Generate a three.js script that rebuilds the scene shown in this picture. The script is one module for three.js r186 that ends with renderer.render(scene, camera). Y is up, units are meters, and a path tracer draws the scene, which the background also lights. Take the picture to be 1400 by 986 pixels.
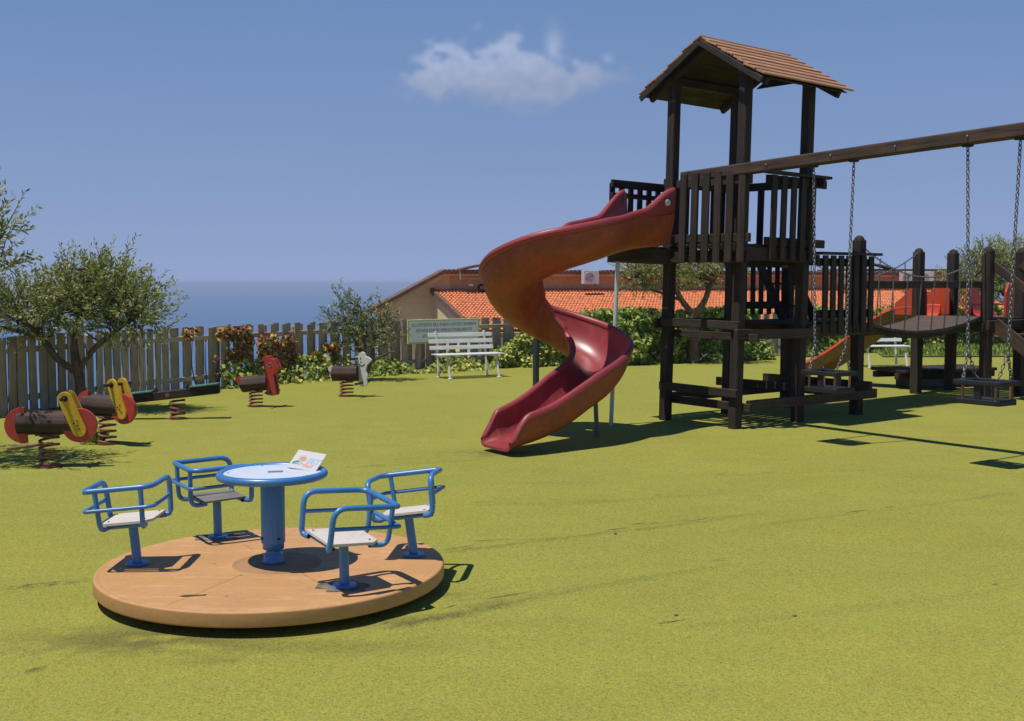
import * as THREE from 'three';
import { mergeGeometries } from 'three/addons/utils/BufferGeometryUtils.js';
import { Brush, Evaluator, SUBTRACTION } from 'three-bvh-csg';

// ------------------------------------------------------------------ camera, sky, sun, exposure
const scene = new THREE.Scene();
const FPX = 1560, EYE = 1.72, PITCH = Math.atan((493 - 387) / FPX);
const camera = new THREE.PerspectiveCamera(2 * Math.atan(493 / FPX) * 180 / Math.PI, 1024 / 721, 0.1, 90000);
camera.position.set(0, EYE, 0);
camera.rotation.x = -PITCH;
const renderer = new THREE.WebGLRenderer();
renderer.toneMapping = THREE.LinearToneMapping;
renderer.toneMappingExposure = 1.0;
renderer.shadowMap.enabled = true;
const SUN = new THREE.Vector3(-0.30, 1, 0.18).normalize();
const sun = new THREE.DirectionalLight(new THREE.Color(1, 0.955, 0.87), 4.5);
sun.position.copy(SUN).multiplyScalar(60).add(new THREE.Vector3(0, 0, -15));
sun.target.position.set(0, 0, -15); scene.add(sun.target);
sun.castShadow = true; sun.shadow.mapSize.set(4096, 4096);
Object.assign(sun.shadow.camera, { left: -30, right: 30, top: 40, bottom: -60, near: 1, far: 200 });
scene.add(sun);

// ------------------------------------------------------------------ random and noise
let seed = 1234567;
const rnd = () => { seed = (seed + 0x6D2B79F5) | 0; let t = Math.imul(seed ^ (seed >>> 15), 1 | seed); t = (t + Math.imul(t ^ (t >>> 7), 61 | t)) ^ t; return ((t ^ (t >>> 14)) >>> 0) / 4294967296; };
const rr = (a, b) => a + (b - a) * rnd();
const hash = (x, y, s) => { let h = (x * 374761393 + y * 668265263 + s * 1442695041) | 0; h = Math.imul(h ^ (h >>> 13), 1274126177); h ^= h >>> 16; return (h >>> 0) / 4294967296; };
function vn(x, y, px, py, s = 0) {                    // value noise with periods px, py (0 = none)
  const xi = Math.floor(x), yi = Math.floor(y), fx = x - xi, fy = y - yi;
  const m = (a, p) => p ? ((a % p) + p) % p : a;
  const u = fx * fx * (3 - 2 * fx), v = fy * fy * (3 - 2 * fy);
  const a = hash(m(xi, px), m(yi, py), s), b = hash(m(xi + 1, px), m(yi, py), s), c = hash(m(xi, px), m(yi + 1, py), s), d = hash(m(xi + 1, px), m(yi + 1, py), s);
  return a + (b - a) * u + (c - a) * v + (a - b - c + d) * u * v;
}
function fbm(x, y, px, py, oct = 4, s = 0) { let r = 0, a = 0.5, t = 0; for (let i = 0; i < oct; i++) { r += a * vn(x, y, px, py, s + i * 17); t += a; a *= 0.5; x *= 2; y *= 2; px *= 2; py *= 2; } return r / t; }
const lin2s = (c) => Math.round(255 * (c <= 0.0031308 ? 12.92 * Math.max(c, 0) : 1.055 * Math.pow(Math.min(c, 1), 1 / 2.4) - 0.055));
const clamp = (x, a = 0, b = 1) => Math.min(b, Math.max(a, x));
const sstep = (a, b, x) => { const t = clamp((x - a) / (b - a)); return t * t * (3 - 2 * t); };
function texture(w, h, fn, colour = true) {
  const d = new Uint8Array(w * h * 4);
  for (let j = 0; j < h; j++) for (let i = 0; i < w; i++) {
    const c = fn((i + 0.5) / w, (j + 0.5) / h), k = (j * w + i) * 4;
    for (let q = 0; q < 3; q++) d[k + q] = colour ? lin2s(c[q]) : clamp(Math.round(255 * c[q]), 0, 255);
    d[k + 3] = 255;
  }
  const t = new THREE.DataTexture(d, w, h, THREE.RGBAFormat);
  t.wrapS = t.wrapT = THREE.RepeatWrapping; t.magFilter = THREE.LinearFilter; t.minFilter = THREE.LinearMipmapLinearFilter; t.generateMipmaps = true;
  if (colour) t.colorSpace = THREE.SRGBColorSpace;
  t.needsUpdate = true; return t;
}
const grey = (w, h, fn) => texture(w, h, (u, v) => { const g = fn(u, v); return [g, g, g]; }, false);

// ------------------------------------------------------------------ the sky: clear air, one fair-weather cloud
{
  const W = 2048, H = 1024, data = new Float32Array(W * H * 4);
  const ray = (px, py) => new THREE.Vector3((px - 700) / FPX, -(py - 493) / FPX, -1).applyAxisAngle(new THREE.Vector3(1, 0, 0), -PITCH).normalize();
  const ang = (v) => [Math.atan2(v.x, -v.z), Math.asin(v.y)];
  const [cx, cy] = ang(ray(690, 104));
  for (let j = 0; j < H; j++) for (let i = 0; i < W; i++) {
    const el = ((j + 0.5) / H - 0.5) * Math.PI, th = ((i + 0.5) / W - 0.5) * 2 * Math.PI;   // three's equirect layout
    const x = Math.cos(el) * Math.cos(th), z = Math.cos(el) * Math.sin(th), y = Math.sin(el);
    const e = Math.max(0, y), k = Math.pow(e, 1.08) * 1.52;
    let c = [0.300 * Math.exp(-1.95 * k) - 0.008, 0.392 * Math.exp(-1.10 * k) - 0.015, 0.655 * Math.exp(-0.55 * k) - 0.055];
    if (y < 0) c = [0.292, 0.373, 0.60];
    // faint unevenness of the haze
    const az = Math.atan2(x, -z), n0 = fbm(az * 3 + 9, el * 9 + 4, 0, 0, 4, 5);
    for (let q = 0; q < 3; q++) c[q] *= 1 + 0.06 * (n0 - 0.5);
    // the cloud
    const u = (az - cx) / 0.092, v = (el - cy) / 0.024;
    if (Math.abs(u) < 1.8 && Math.abs(v) < 3.2) {
      const n = fbm(az * 62 + 3, el * 110 + 8, 0, 0, 5, 31), n2 = fbm(az * 170, el * 230, 0, 0, 4, 77);
      const top = 0.95 * Math.exp(-Math.pow((u + 0.42) / 0.55, 2)) + 0.72 * Math.exp(-Math.pow((u - 0.12) / 0.34, 2)) + 0.30 * Math.exp(-Math.pow((u - 0.75) / 0.5, 2));
      const puff = Math.exp(-Math.pow((u - 0.46) / 0.075, 2) - Math.pow((v - 0.95) / 0.62, 2)) * 1.0;
      const bot = -0.62 - 0.45 * Math.exp(-Math.pow((u - 0.2) / 0.5, 2)) + 0.42 * Math.exp(-Math.pow((u - 1.2) / 0.4, 2));
      let a = sstep(bot - 0.25, bot + 0.35, v + (n - 0.5) * 0.9) * (1 - sstep(top - 0.35, top + 0.12, v + (n - 0.5) * 1.9 + (n2 - 0.5) * 0.9));
      a *= sstep(-1.12, -0.72, u + (n - 0.5) * 0.5) * (1 - sstep(0.75, 1.55, u + (n - 0.5) * 0.9));
      a = Math.max(a * 0.72, puff * sstep(0.3, 0.6, n * 0.6 + n2 * 0.4 + 0.05) * 0.55);
      a *= 0.54 + 0.5 * n2;
      const b = 0.82 + 0.35 * sstep(-0.6, 1.0, v - u * 0.35) + 0.15 * (n2 - 0.5);
      const cc = [0.46 * b, 0.50 * b, 0.655 * b];
      a = clamp(a, 0, 0.9);
      for (let q = 0; q < 3; q++) c[q] = c[q] * (1 - a) + cc[q] * a;
    }
    const p = (j * W + i) * 4; data[p] = c[0]; data[p + 1] = c[1]; data[p + 2] = c[2]; data[p + 3] = 1;
  }
  const t = new THREE.DataTexture(data, W, H, THREE.RGBAFormat, THREE.FloatType);
  t.mapping = THREE.EquirectangularReflectionMapping; t.magFilter = t.minFilter = THREE.LinearFilter; t.needsUpdate = true;
  scene.background = t; scene.environment = t;
}

scene.fog = new THREE.FogExp2(new THREE.Color().setRGB(0.60, 0.74, 1.0), 0.00021);

// ------------------------------------------------------------------ positions
const V = (X, y, d) => new THREE.Vector3(X, y, -d);                      // right, up, metres in front of the camera
function gp(px, py, y = 0) {                                             // where a pixel of the photograph meets height y
  const u = (px - 700) / FPX, v = -(py - 493) / FPX, c = Math.cos(PITCH), s = Math.sin(PITCH);
  const t = (y - EYE) / (v * c - s); return V(u * t, y, (c + v * s) * t);
}
const TH = 38 * Math.PI / 180, PC = V(2.74, 0, 14.22);                    // play structure: middle of the tall tower and its turn
const play = (x, y, z) => new THREE.Vector3(PC.x + x * Math.cos(TH) + z * Math.sin(TH), y, PC.z - x * Math.sin(TH) + z * Math.cos(TH));

// ------------------------------------------------------------------ builders
const names = {};
function numbered(n) { names[n] = (names[n] ?? -1) + 1; return names[n] ? `${n}_${String(names[n]).padStart(3, '0')}` : n; }
function thing(name, label, category, pos, turn = 0, group) {
  const o = new THREE.Group(); o.name = numbered(name); o.position.copy(pos); o.rotation.y = turn; scene.add(o);
  o.userData = { label, category }; if (group) o.userData.group = group; return o;
}
function sub(parent, name, pos, turn = 0) { const g = new THREE.Group(); g.name = name; if (pos) g.position.set(...pos); g.rotation.y = turn; parent.add(g); return g; }
function part(parent, name, geo, mat, pos, rot) {
  const m = new THREE.Mesh(geo, mat); m.name = name; if (pos) m.position.set(...pos); if (rot) m.rotation.set(...rot);
  m.castShadow = m.receiveShadow = true; parent.add(m); return m;
}
function structure(name, geo, mat, label) { const m = part(scene, name, geo, mat); m.userData = { kind: 'structure' }; if (label) m.userData.label = label; return m; }
// a box with chamfered edges, 44 triangles, uv in metres with u along the longest side
function cbox(w, h, d, c = 0.006, jitter = true) {
  const q = [w / 2, h / 2, d / 2], P = [], uv = []; c = Math.min(c, Math.min(w, h, d) * 0.3);
  const ax = w >= h && w >= d ? 0 : h >= d ? 1 : 2, ou = jitter ? rnd() * 7 : 0, ov = jitter ? rnd() * 5 : 0;
  const vert = (sx, sy, sz, face) => { const s = [sx, sy, sz]; return s.map((t, i) => t * (i === face ? q[i] : q[i] - c)); };
  const tri = (a, b, e) => {
    const A = new THREE.Vector3(...a), B = new THREE.Vector3(...b), C = new THREE.Vector3(...e), n = B.clone().sub(A).cross(C.clone().sub(A));
    const mid = A.clone().add(B).add(C); if (n.dot(mid) < 0) { const t = b; b = e; e = t; n.negate(); }
    const N = [Math.abs(n.x), Math.abs(n.y), Math.abs(n.z)], na = N[0] >= N[1] && N[0] >= N[2] ? 0 : N[1] >= N[2] ? 1 : 2;
    const ua = na === ax ? (ax + 1) % 3 : ax, va = 3 - na - ua;
    for (const p of [a, b, e]) { P.push(...p); uv.push(p[ua] + ou, p[va] + ov + na * 0.37); }
  };
  for (let f = 0; f < 3; f++) for (const s of [-1, 1]) {
    const o = [(f + 1) % 3, (f + 2) % 3], mk = (a, b) => { const t = [0, 0, 0]; t[f] = s; t[o[0]] = a; t[o[1]] = b; return vert(...t, f); };
    const k = [mk(-1, -1), mk(1, -1), mk(1, 1), mk(-1, 1)]; tri(k[0], k[1], k[2]); tri(k[0], k[2], k[3]);
  }
  for (let e = 0; e < 3; e++) for (const s1 of [-1, 1]) for (const s2 of [-1, 1]) {
    const o = [(e + 1) % 3, (e + 2) % 3], mk = (a, f) => { const t = [0, 0, 0]; t[e] = a; t[o[0]] = s1; t[o[1]] = s2; return vert(...t, f); };
    const A = mk(-1, o[0]), B = mk(1, o[0]), C = mk(1, o[1]), D = mk(-1, o[1]); tri(A, B, C); tri(A, C, D);
  }
  for (const x of [-1, 1]) for (const y of [-1, 1]) for (const z of [-1, 1]) tri(vert(x, y, z, 0), vert(x, y, z, 1), vert(x, y, z, 2));
  const g = new THREE.BufferGeometry(); g.setAttribute('position', new THREE.Float32BufferAttribute(P, 3)); g.setAttribute('uv', new THREE.Float32BufferAttribute(uv, 2)); g.computeVertexNormals(); return g;
}
// a board from point a to point b with section w (across) by h (up)
function bar(parent, name, a, b, w, h, mat, roll = 0, c = 0.006) {
  const A = new THREE.Vector3(...a), B = new THREE.Vector3(...b), m = part(parent, name, cbox(w, h, A.distanceTo(B), c), mat);
  m.position.copy(A).add(B).multiplyScalar(0.5);
  const z = B.clone().sub(A).normalize(), up = Math.abs(z.y) > 0.99 ? new THREE.Vector3(0, 0, 1) : new THREE.Vector3(0, 1, 0);
  const x = up.clone().cross(z).normalize(), y = z.clone().cross(x); m.quaternion.setFromRotationMatrix(new THREE.Matrix4().makeBasis(x, y, z)); if (roll) m.rotateZ(roll); return m;
}
function bent(points, r = 0.05) {                     // a path of straight runs with rounded corners
  const P = points.map((p) => new THREE.Vector3(...p)), path = new THREE.CurvePath(); let from = P[0];
  for (let i = 1; i < P.length - 1; i++) {
    const rad = points[i][3] ?? r, a = P[i - 1].clone().sub(P[i]), b = P[i + 1].clone().sub(P[i]), k = Math.min(rad, a.length() * 0.49, b.length() * 0.49);
    const p = P[i].clone().add(a.setLength(k)), q = P[i].clone().add(b.setLength(k));
    if (p.distanceTo(from) > 1e-4) path.add(new THREE.LineCurve3(from, p));
    path.add(new THREE.QuadraticBezierCurve3(p, P[i].clone(), q)); from = q;
  }
  path.add(new THREE.LineCurve3(from, P[P.length - 1])); return path;
}
function tube(points, rad, r = 0.05, seg = 48, sides = 10) { return new THREE.TubeGeometry(bent(points, r), seg, rad, sides); }
function rod(a, b, r0, r1 = r0, sides = 10) {
  const A = new THREE.Vector3(...a), B = new THREE.Vector3(...b), g = new THREE.CylinderGeometry(r1, r0, A.distanceTo(B), sides);
  g.applyQuaternion(new THREE.Quaternion().setFromUnitVectors(new THREE.Vector3(0, 1, 0), B.clone().sub(A).normalize()));
  g.translate((A.x + B.x) / 2, (A.y + B.y) / 2, (A.z + B.z) / 2); return g;
}
function limb(points, radii, sides = 7) {              // a tapering branch through points
  const c = new THREE.CatmullRomCurve3(points), n = (points.length - 1) * 4, g = new THREE.TubeGeometry(c, n, 1, sides), p = g.attributes.position, q = new THREE.Vector3();
  for (let i = 0; i <= n; i++) { const t = i / n, f = t * (radii.length - 1), k = Math.min(Math.floor(f), radii.length - 2), r = radii[k] + (radii[k + 1] - radii[k]) * (f - k); c.getPointAt(t, q);
    for (let j = 0; j <= sides; j++) { const e = i * (sides + 1) + j, w = r * (1 + 0.22 * (vn(j * 1.3, i * 0.7, 0, 0, 3) - 0.5)); p.setXYZ(e, q.x + (p.getX(e) - q.x) * w, q.y + (p.getY(e) - q.y) * w, q.z + (p.getZ(e) - q.z) * w); } }
  const u = g.attributes.uv; for (let i = 0; i < u.count; i++) u.setXY(i, u.getX(i) * 1.2, u.getY(i) * 0.3);
  g.computeVertexNormals(); return g;
}
function chainGeo(pts, link = 0.036, wire = 0.0042) {   // welded links along a line of points
  const c = pts.length > 2 ? new THREE.CatmullRomCurve3(pts) : new THREE.LineCurve3(pts[0], pts[1]), n = Math.max(2, Math.round(c.getLength() / (link * 0.74))), L = [];
  const base = new THREE.TorusGeometry(link * 0.36, wire, 5, 9); base.scale(0.72, 1.28, 1);
  for (let i = 0; i < n; i++) {
    const t = (i + 0.5) / n, p = c.getPointAt(t), d = c.getTangentAt(t), g = base.clone(); g.rotateY((i % 2) * Math.PI / 2 + 0.4);
    g.applyQuaternion(new THREE.Quaternion().setFromUnitVectors(new THREE.Vector3(0, 1, 0), d)); g.translate(p.x, p.y, p.z); L.push(g);
  }
  return mergeGeometries(L);
}
const W2 = (o, v) => o.worldToLocal(v.clone());

// ------------------------------------------------------------------ materials
const std = (o) => new THREE.MeshPhysicalMaterial(o);
const C = (r, g, b) => new THREE.Color().setRGB(r, g, b);
function woodMat(r, g, b, { con = 0.5, rough = 0.75, bump = 0.0012, warm = 0.15, s = 0, knots = true } = {}) {
  const f = (u, v) => {
    const wv = vn(u * 3, v * 4, 3, 4, s + 5) * 0.35;
    const gr = fbm(u * 4, v * 90 + wv * 9, 4, 0, 3, s + 1), band = fbm(u * 2, v * 14 + wv * 4, 2, 0, 3, s + 2), blot = fbm(u * 5, v * 5, 5, 5, 4, s + 3);
    let k = 1 + con * ((gr - 0.5) * 1.1 + (band - 0.5) * 0.8 + (blot - 0.5) * 0.9);
    const crack = sstep(0.80, 0.86, vn(u * 3, v * 70, 3, 0, s + 9)); k *= 1 - 0.45 * crack;
    return [k, band, crack];
  };
  const map = texture(512, 512, (u, v) => { const [k, band] = f(u, v); return [r * k * (1 + warm * (band - 0.5)), g * k, b * k * (1 - warm * (band - 0.5))]; });
  const bm = grey(512, 512, (u, v) => { const [k, , crack] = f(u, v); return 0.5 + 0.4 * (k - 1) - 0.3 * crack; });
  return std({ map, bumpMap: bm, bumpScale: bump, roughness: rough });
}
const speckMap = (r, g, b, con, fine, coarse, size = 512, s = 0) => texture(size, size, (u, v) => { const k = 1 + con * ((fbm(u * fine, v * fine, fine, fine, 3, s + 4) - 0.5) + 1.2 * (fbm(u * coarse, v * coarse, coarse, coarse, 4, s + 8) - 0.5)); return [r * k, g * k, b * k]; });
const slideMap = (r0, g0, b0) => texture(1024, 256, (u, v) => { const scr = sstep(0.74, 0.80, vn(u * 6, v * 120, 6, 120, 401)) * sstep(0.2, 0.1, Math.abs(v - 0.5)), fade = fbm(u * 10, v * 5, 10, 5, 4, 403) - 0.5, dust = sstep(0.55, 0.75, fbm(u * 24, v * 12, 24, 12, 4, 405)); const k = 1 + 0.28 * fade, p = 0.10 * scr + 0.05 * dust; return [r0 * k + p * 0.5, g0 * k + p * 0.35, b0 * k + p * 0.35]; });
const M = {
  darkwood: woodMat(0.033, 0.0205, 0.0135, { con: 1.0, rough: 0.82, bump: 0.002, s: 10 }),
  beamwood: woodMat(0.052, 0.030, 0.018, { con: 0.95, rough: 0.8, bump: 0.002, s: 20 }),
  bridgewood: woodMat(0.085, 0.055, 0.038, { con: 0.5, s: 30 }),
  roofwood: woodMat(0.36, 0.178, 0.09, { con: 0.55, s: 40 }),
  fence: woodMat(0.33, 0.265, 0.195, { con: 0.6, rough: 0.9, s: 50 }),
  fence2: woodMat(0.42, 0.36, 0.28, { con: 0.6, rough: 0.9, s: 56 }),
  log: woodMat(0.044, 0.023, 0.015, { con: 1.0, bump: 0.004, s: 60 }),
  white: std({ map: speckMap(0.62, 0.62, 0.59, 0.22, 60, 6, 256, 3), roughness: 0.55 }),
  grass: null,
  blue: std({ map: speckMap(0.045, 0.185, 0.44, 0.35, 40, 5, 256, 9), roughness: 0.38, clearcoat: 0.3, clearcoatRoughness: 0.3 }),
  board: std({ map: speckMap(0.58, 0.52, 0.47, 0.2, 50, 4, 256, 12), roughness: 0.6 }),
  oldboard: woodMat(0.17, 0.16, 0.15, { con: 0.8, s: 70 }),
  table: std({ map: speckMap(0.52, 0.58, 0.66, 0.12, 30, 4, 256, 15), roughness: 0.5 }),
  black: std({ color: C(0.012, 0.013, 0.015), roughness: 0.55 }),
  rubber: std({ color: C(0.010, 0.011, 0.015), roughness: 0.6 }),
  chain: std({ map: speckMap(0.20, 0.20, 0.205, 0.6, 20, 5, 64, 18), roughness: 0.45, metalness: 0.6 }),
  steel: std({ map: speckMap(0.42, 0.43, 0.43, 0.2, 30, 5, 128, 17), roughness: 0.5, metalness: 0.3 }),
  polewhite: std({ color: C(0.55, 0.55, 0.54), roughness: 0.5 }),
  poledark: std({ color: C(0.10, 0.12, 0.12), roughness: 0.5 }),
  spring: std({ map: speckMap(0.19, 0.072, 0.045, 1.0, 24, 6, 256, 19), roughness: 0.65 }),
  red: std({ map: speckMap(0.40, 0.042, 0.028, 0.35, 40, 5, 256, 21), roughness: 0.5 }),
  yellow: std({ map: speckMap(0.60, 0.36, 0.018, 0.3, 40, 6, 256, 23), roughness: 0.5 }),
  barwood: std({ map: speckMap(0.34, 0.15, 0.075, 0.5, 40, 6, 128, 24), roughness: 0.7 }),
  teal: std({ map: speckMap(0.05, 0.135, 0.125, 0.9, 30, 4, 128, 25), roughness: 0.7 }),
  slideIn: std({ map: slideMap(0.27, 0.036, 0.038), roughness: 0.36, clearcoat: 0.22, clearcoatRoughness: 0.35 }),
  slideOut: std({ map: speckMap(0.27, 0.052, 0.019, 0.55, 30, 4, 512, 28), roughness: 0.55 }),
  slideLip: std({ map: speckMap(0.28, 0.040, 0.044, 0.25, 60, 5, 256, 29), roughness: 0.45 }),
  orange: std({ map: speckMap(0.52, 0.062, 0.018, 0.15, 40, 4, 256, 31), roughness: 0.45 }),
  tan: std({ map: speckMap(0.21, 0.10, 0.040, 0.3, 40, 4, 256, 32), roughness: 0.6 }),
  plaster: std({ map: speckMap(0.68, 0.51, 0.33, 0.15, 60, 4, 256, 33), roughness: 0.9 }),
  plasterO: std({ map: speckMap(0.56, 0.34, 0.17, 0.15, 60, 4, 256, 34), roughness: 0.9 }),
  tile: std({ map: speckMap(0.66, 0.215, 0.085, 0.55, 48, 12, 512, 35), roughness: 0.85 }),
  tileDark: std({ map: speckMap(0.16, 0.085, 0.055, 0.5, 30, 6, 256, 36), roughness: 0.85 }),
  acwhite: std({ color: C(0.55, 0.55, 0.53), roughness: 0.5 }),
  acgrille: std({ color: C(0.16, 0.16, 0.17), roughness: 0.6 }),
  bark: std({ map: speckMap(0.115, 0.085, 0.060, 0.9, 18, 5, 256, 37), bumpMap: grey(256, 256, (u, v) => fbm(u * 16, v * 8, 16, 8, 4, 71)), bumpScale: 0.012, roughness: 0.95 }),
  stone: std({ map: speckMap(0.12, 0.115, 0.105, 0.6, 40, 6, 256, 39), roughness: 0.95 }),
  soil: std({ map: speckMap(0.075, 0.052, 0.034, 0.9, 60, 8, 512, 41), roughness: 1 }),
};

// ------------------------------------------------------------------ the setting: ground, hillside, sea
const FL = [[-7.6, 12.4], [-6.6, 14.8], [-5.85, 16.6], [-5.0, 18.45], [-3.0, 21.15], [-1.44, 22.5], [-0.15, 23.6], [2.2, 24.6], [5, 26.2], [7.6, 28.0], [10.4, 30.8], [14.5, 33.2], [22, 36]];   // the fence line (right, ahead)
const fenceCurve = new THREE.CatmullRomCurve3(FL.map(([x, d]) => V(x, 0, d)));
const FLs = fenceCurve.getSpacedPoints(240);
function inside(x, d, m = 0.25) {                    // is a ground point on the playground's side of the fence?
  let best = 1e9, k = 0; for (let i = 0; i < FLs.length; i++) { const e = (FLs[i].x - x) ** 2 + (FLs[i].z + d) ** 2; if (e < best) { best = e; k = i; } }
  const a = FLs[Math.max(0, k - 1)], b = FLs[Math.min(FLs.length - 1, k + 1)], nx = -(b.z - a.z), nz = b.x - a.x;   // points to the playground (right-near)
  const l = Math.hypot(nx, nz); return ((x - FLs[k].x) * nx + (-d - FLs[k].z) * nz) / l > -m;
}
// dirt, creases and patches in the sheet: [pixel a, pixel b, height m, width m, dirt]
const CREASE = [[600, 756, 880, 722, 0.008, 0.05, 0.5], [860, 727, 1010, 706, 0.006, 0.045, 0.4], [640, 742, 760, 737, 0.004, 0.04, 0.3], [600, 838, 1000, 768, 0.011, 0.09, 0.35], [520, 858, 700, 826, 0.010, 0.07, 0.75],
  [0, 806, 125, 794, 0.007, 0.03, 0.8], [860, 719, 1060, 700, 0.005, 0.05, 0.35], [760, 690, 1000, 672, 0.006, 0.10, 0.2], [30, 920, 60, 914, 0.004, 0.02, 0.8], [1020, 720, 1400, 672, 0.005, 0.06, 0.25], [640, 690, 840, 684, 0.005, 0.10, 0.2], [900, 860, 1390, 800, 0.005, 0.12, 0.15], [980, 650, 1240, 640, 0.004, 0.08, 0.15], [470, 640, 660, 628, 0.004, 0.07, 0.25]]
  .map(([a, b, c, d, h, w, k]) => ({ a: gp(a, b), b: gp(c, d), h, w, k }));
const STAIN = [[235, 868, 0.55, 0.22, 0.65], [300, 905, 0.16, 0.06, 0.6], [640, 815, 0.30, 0.12, 0.7], [560, 850, 0.6, 0.1, 0.6], [420, 885, 0.7, 0.12, 0.45], [665, 620, 0.45, 0.22, 0.8], [140, 880, 0.5, 0.2, 0.5], [760, 660, 0.8, 0.12, 0.2]].map(([x, y, a, b, k]) => ({ p: gp(x, y), a, b, k }));
{
  const axis = (lo, hi, flo, fhi, step) => { const r = []; let t = flo; while (t < fhi) { r.push(t); t += step; } r.push(fhi); let s = step; t = fhi; while (t < hi) { s = Math.min(s * 1.35, 0.5); t += s; r.push(t); } s = step; t = flo; const l = []; while (t > lo) { s = Math.min(s * 1.35, 0.5); t -= s; l.unshift(t); } return l.concat(r); };
  const xs = axis(-14, 26, -4.6, 5.2, 0.045), ds = axis(-6, 42, 4.6, 13.4, 0.045), pos = [], uv = [], col = [], idx = [];
  const nx = xs.length;
  for (const d of ds) for (const x of xs) {
    let h = 0.010 * (fbm(x * 0.9 + 20, d * 0.9, 0, 0, 3, 51) - 0.5), dirt = 0;
    const fine = fbm(x * 26, d * 26, 0, 0, 2, 58);
    for (const c of CREASE) {
      const ax = c.a.x, az = -c.a.z, bx = c.b.x - ax, bz = -c.b.z - az, L2 = bx * bx + bz * bz, t = clamp(((x - ax) * bx + (d - az) * bz) / L2);
      const wob = 0.05 * (fbm(t * Math.sqrt(L2) * 2.2, c.h * 900, 0, 0, 3, 53) - 0.5), l = Math.sqrt(L2);
      const off = ((x - ax) * -bz + (d - az) * bx) / l + wob; if (Math.abs(off) > 0.3) continue;
      const along = ((x - ax) * bx + (d - az) * bz) / L2; if (along < -0.05 || along > 1.05) continue;
      const fade = sstep(-0.03, 0.12, along) * (1 - sstep(0.88, 1.03, along)) * (0.4 + 1.0 * vn(along * l * 1.7, 3, 0, 0, 57));
      h += 1.4 * c.h * fade * Math.exp(-(off * off) / (c.w * c.w));
      dirt += 1.1 * c.k * fade * Math.exp(-((off + c.w * 0.55) ** 2) / (c.w * c.w * 0.14)) * (0.35 + 1.0 * fine);
    }
    for (const s of STAIN) { const u = (x - s.p.x) / s.a, v = (d + s.p.z) / s.b, r = u * u + v * v; if (r < 6) dirt += s.k * 0.8 * Math.exp(-r) * sstep(0.42, 0.66, fbm(x * 4 + 9, d * 7, 0, 0, 4, 61) * 0.7 + fine * 0.45); }
    dirt = clamp(dirt, 0, 0.85);
    const n1 = fbm(x * 0.55 + 40, d * 0.55, 0, 0, 4, 63) - 0.5, n2 = fbm(x * 3.1, d * 4.5 + 7, 0, 0, 3, 65) - 0.5, worn = sstep(0.52, 0.70, fbm(x * 0.8 + 3, d * 1.3 + 2, 0, 0, 4, 67));
    const k = 1 + 0.12 * n1 + 0.12 * n2;
    pos.push(x, h, -d); uv.push(x / 3, d / 3);
    col.push(k * (1 + 0.03 * worn + 0.04 * n1) * (1 - dirt * 0.62), k * (1 - dirt * 0.62), k * (1 - 0.03 * worn) * (1 - dirt * 0.25));
  }
  for (let j = 0; j + 1 < ds.length; j++) for (let i = 0; i + 1 < nx; i++) {
    if (!inside((xs[i] + xs[i + 1]) / 2, (ds[j] + ds[j + 1]) / 2)) continue;
    const a = j * nx + i, b = a + 1, c = a + nx, e = c + 1; idx.push(a, b, e, a, e, c);
  }
  const g = new THREE.BufferGeometry(); g.setAttribute('position', new THREE.Float32BufferAttribute(pos, 3)); g.setAttribute('uv', new THREE.Float32BufferAttribute(uv, 2)); g.setAttribute('color', new THREE.Float32BufferAttribute(col, 3)); g.setIndex(idx); g.computeVertexNormals();
  const grain = (u, v) => { const n = 1024; return 0.46 * vn(u * 460, v * 460, 460, 460, 90) + 0.14 * vn(u * 210, v * 210, 210, 210, 91) + 0.40 * vn(u * 900, v * 900, 900, 900, 92); };
  const map = texture(2048, 2048, (u, v) => {
    const q = grain(u, v), k = 0.52 + 0.96 * q, pit = sstep(0.26, 0.14, q), tone = vn(u * 300, v * 300, 300, 300, 95), big = fbm(u * 6, v * 6, 6, 6, 4, 96) - 0.5;
    const w = k * (1 - 0.35 * pit) * (1 + 0.07 * big);
    return [0.262 * w * (0.90 + 0.20 * tone), 0.258 * w, 0.048 * w * (1.15 - 0.3 * tone)];
  });
  const bump = grey(1024, 1024, (u, v) => grain(u, v));
  M.turf = std({ map, vertexColors: true, bumpMap: bump, bumpScale: 0.006, roughness: 0.95, specularIntensity: 0.3 });
  const turf = structure('playground_surface', g, M.turf, 'yellow green rubber safety surface with creases and dirt');
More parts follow.
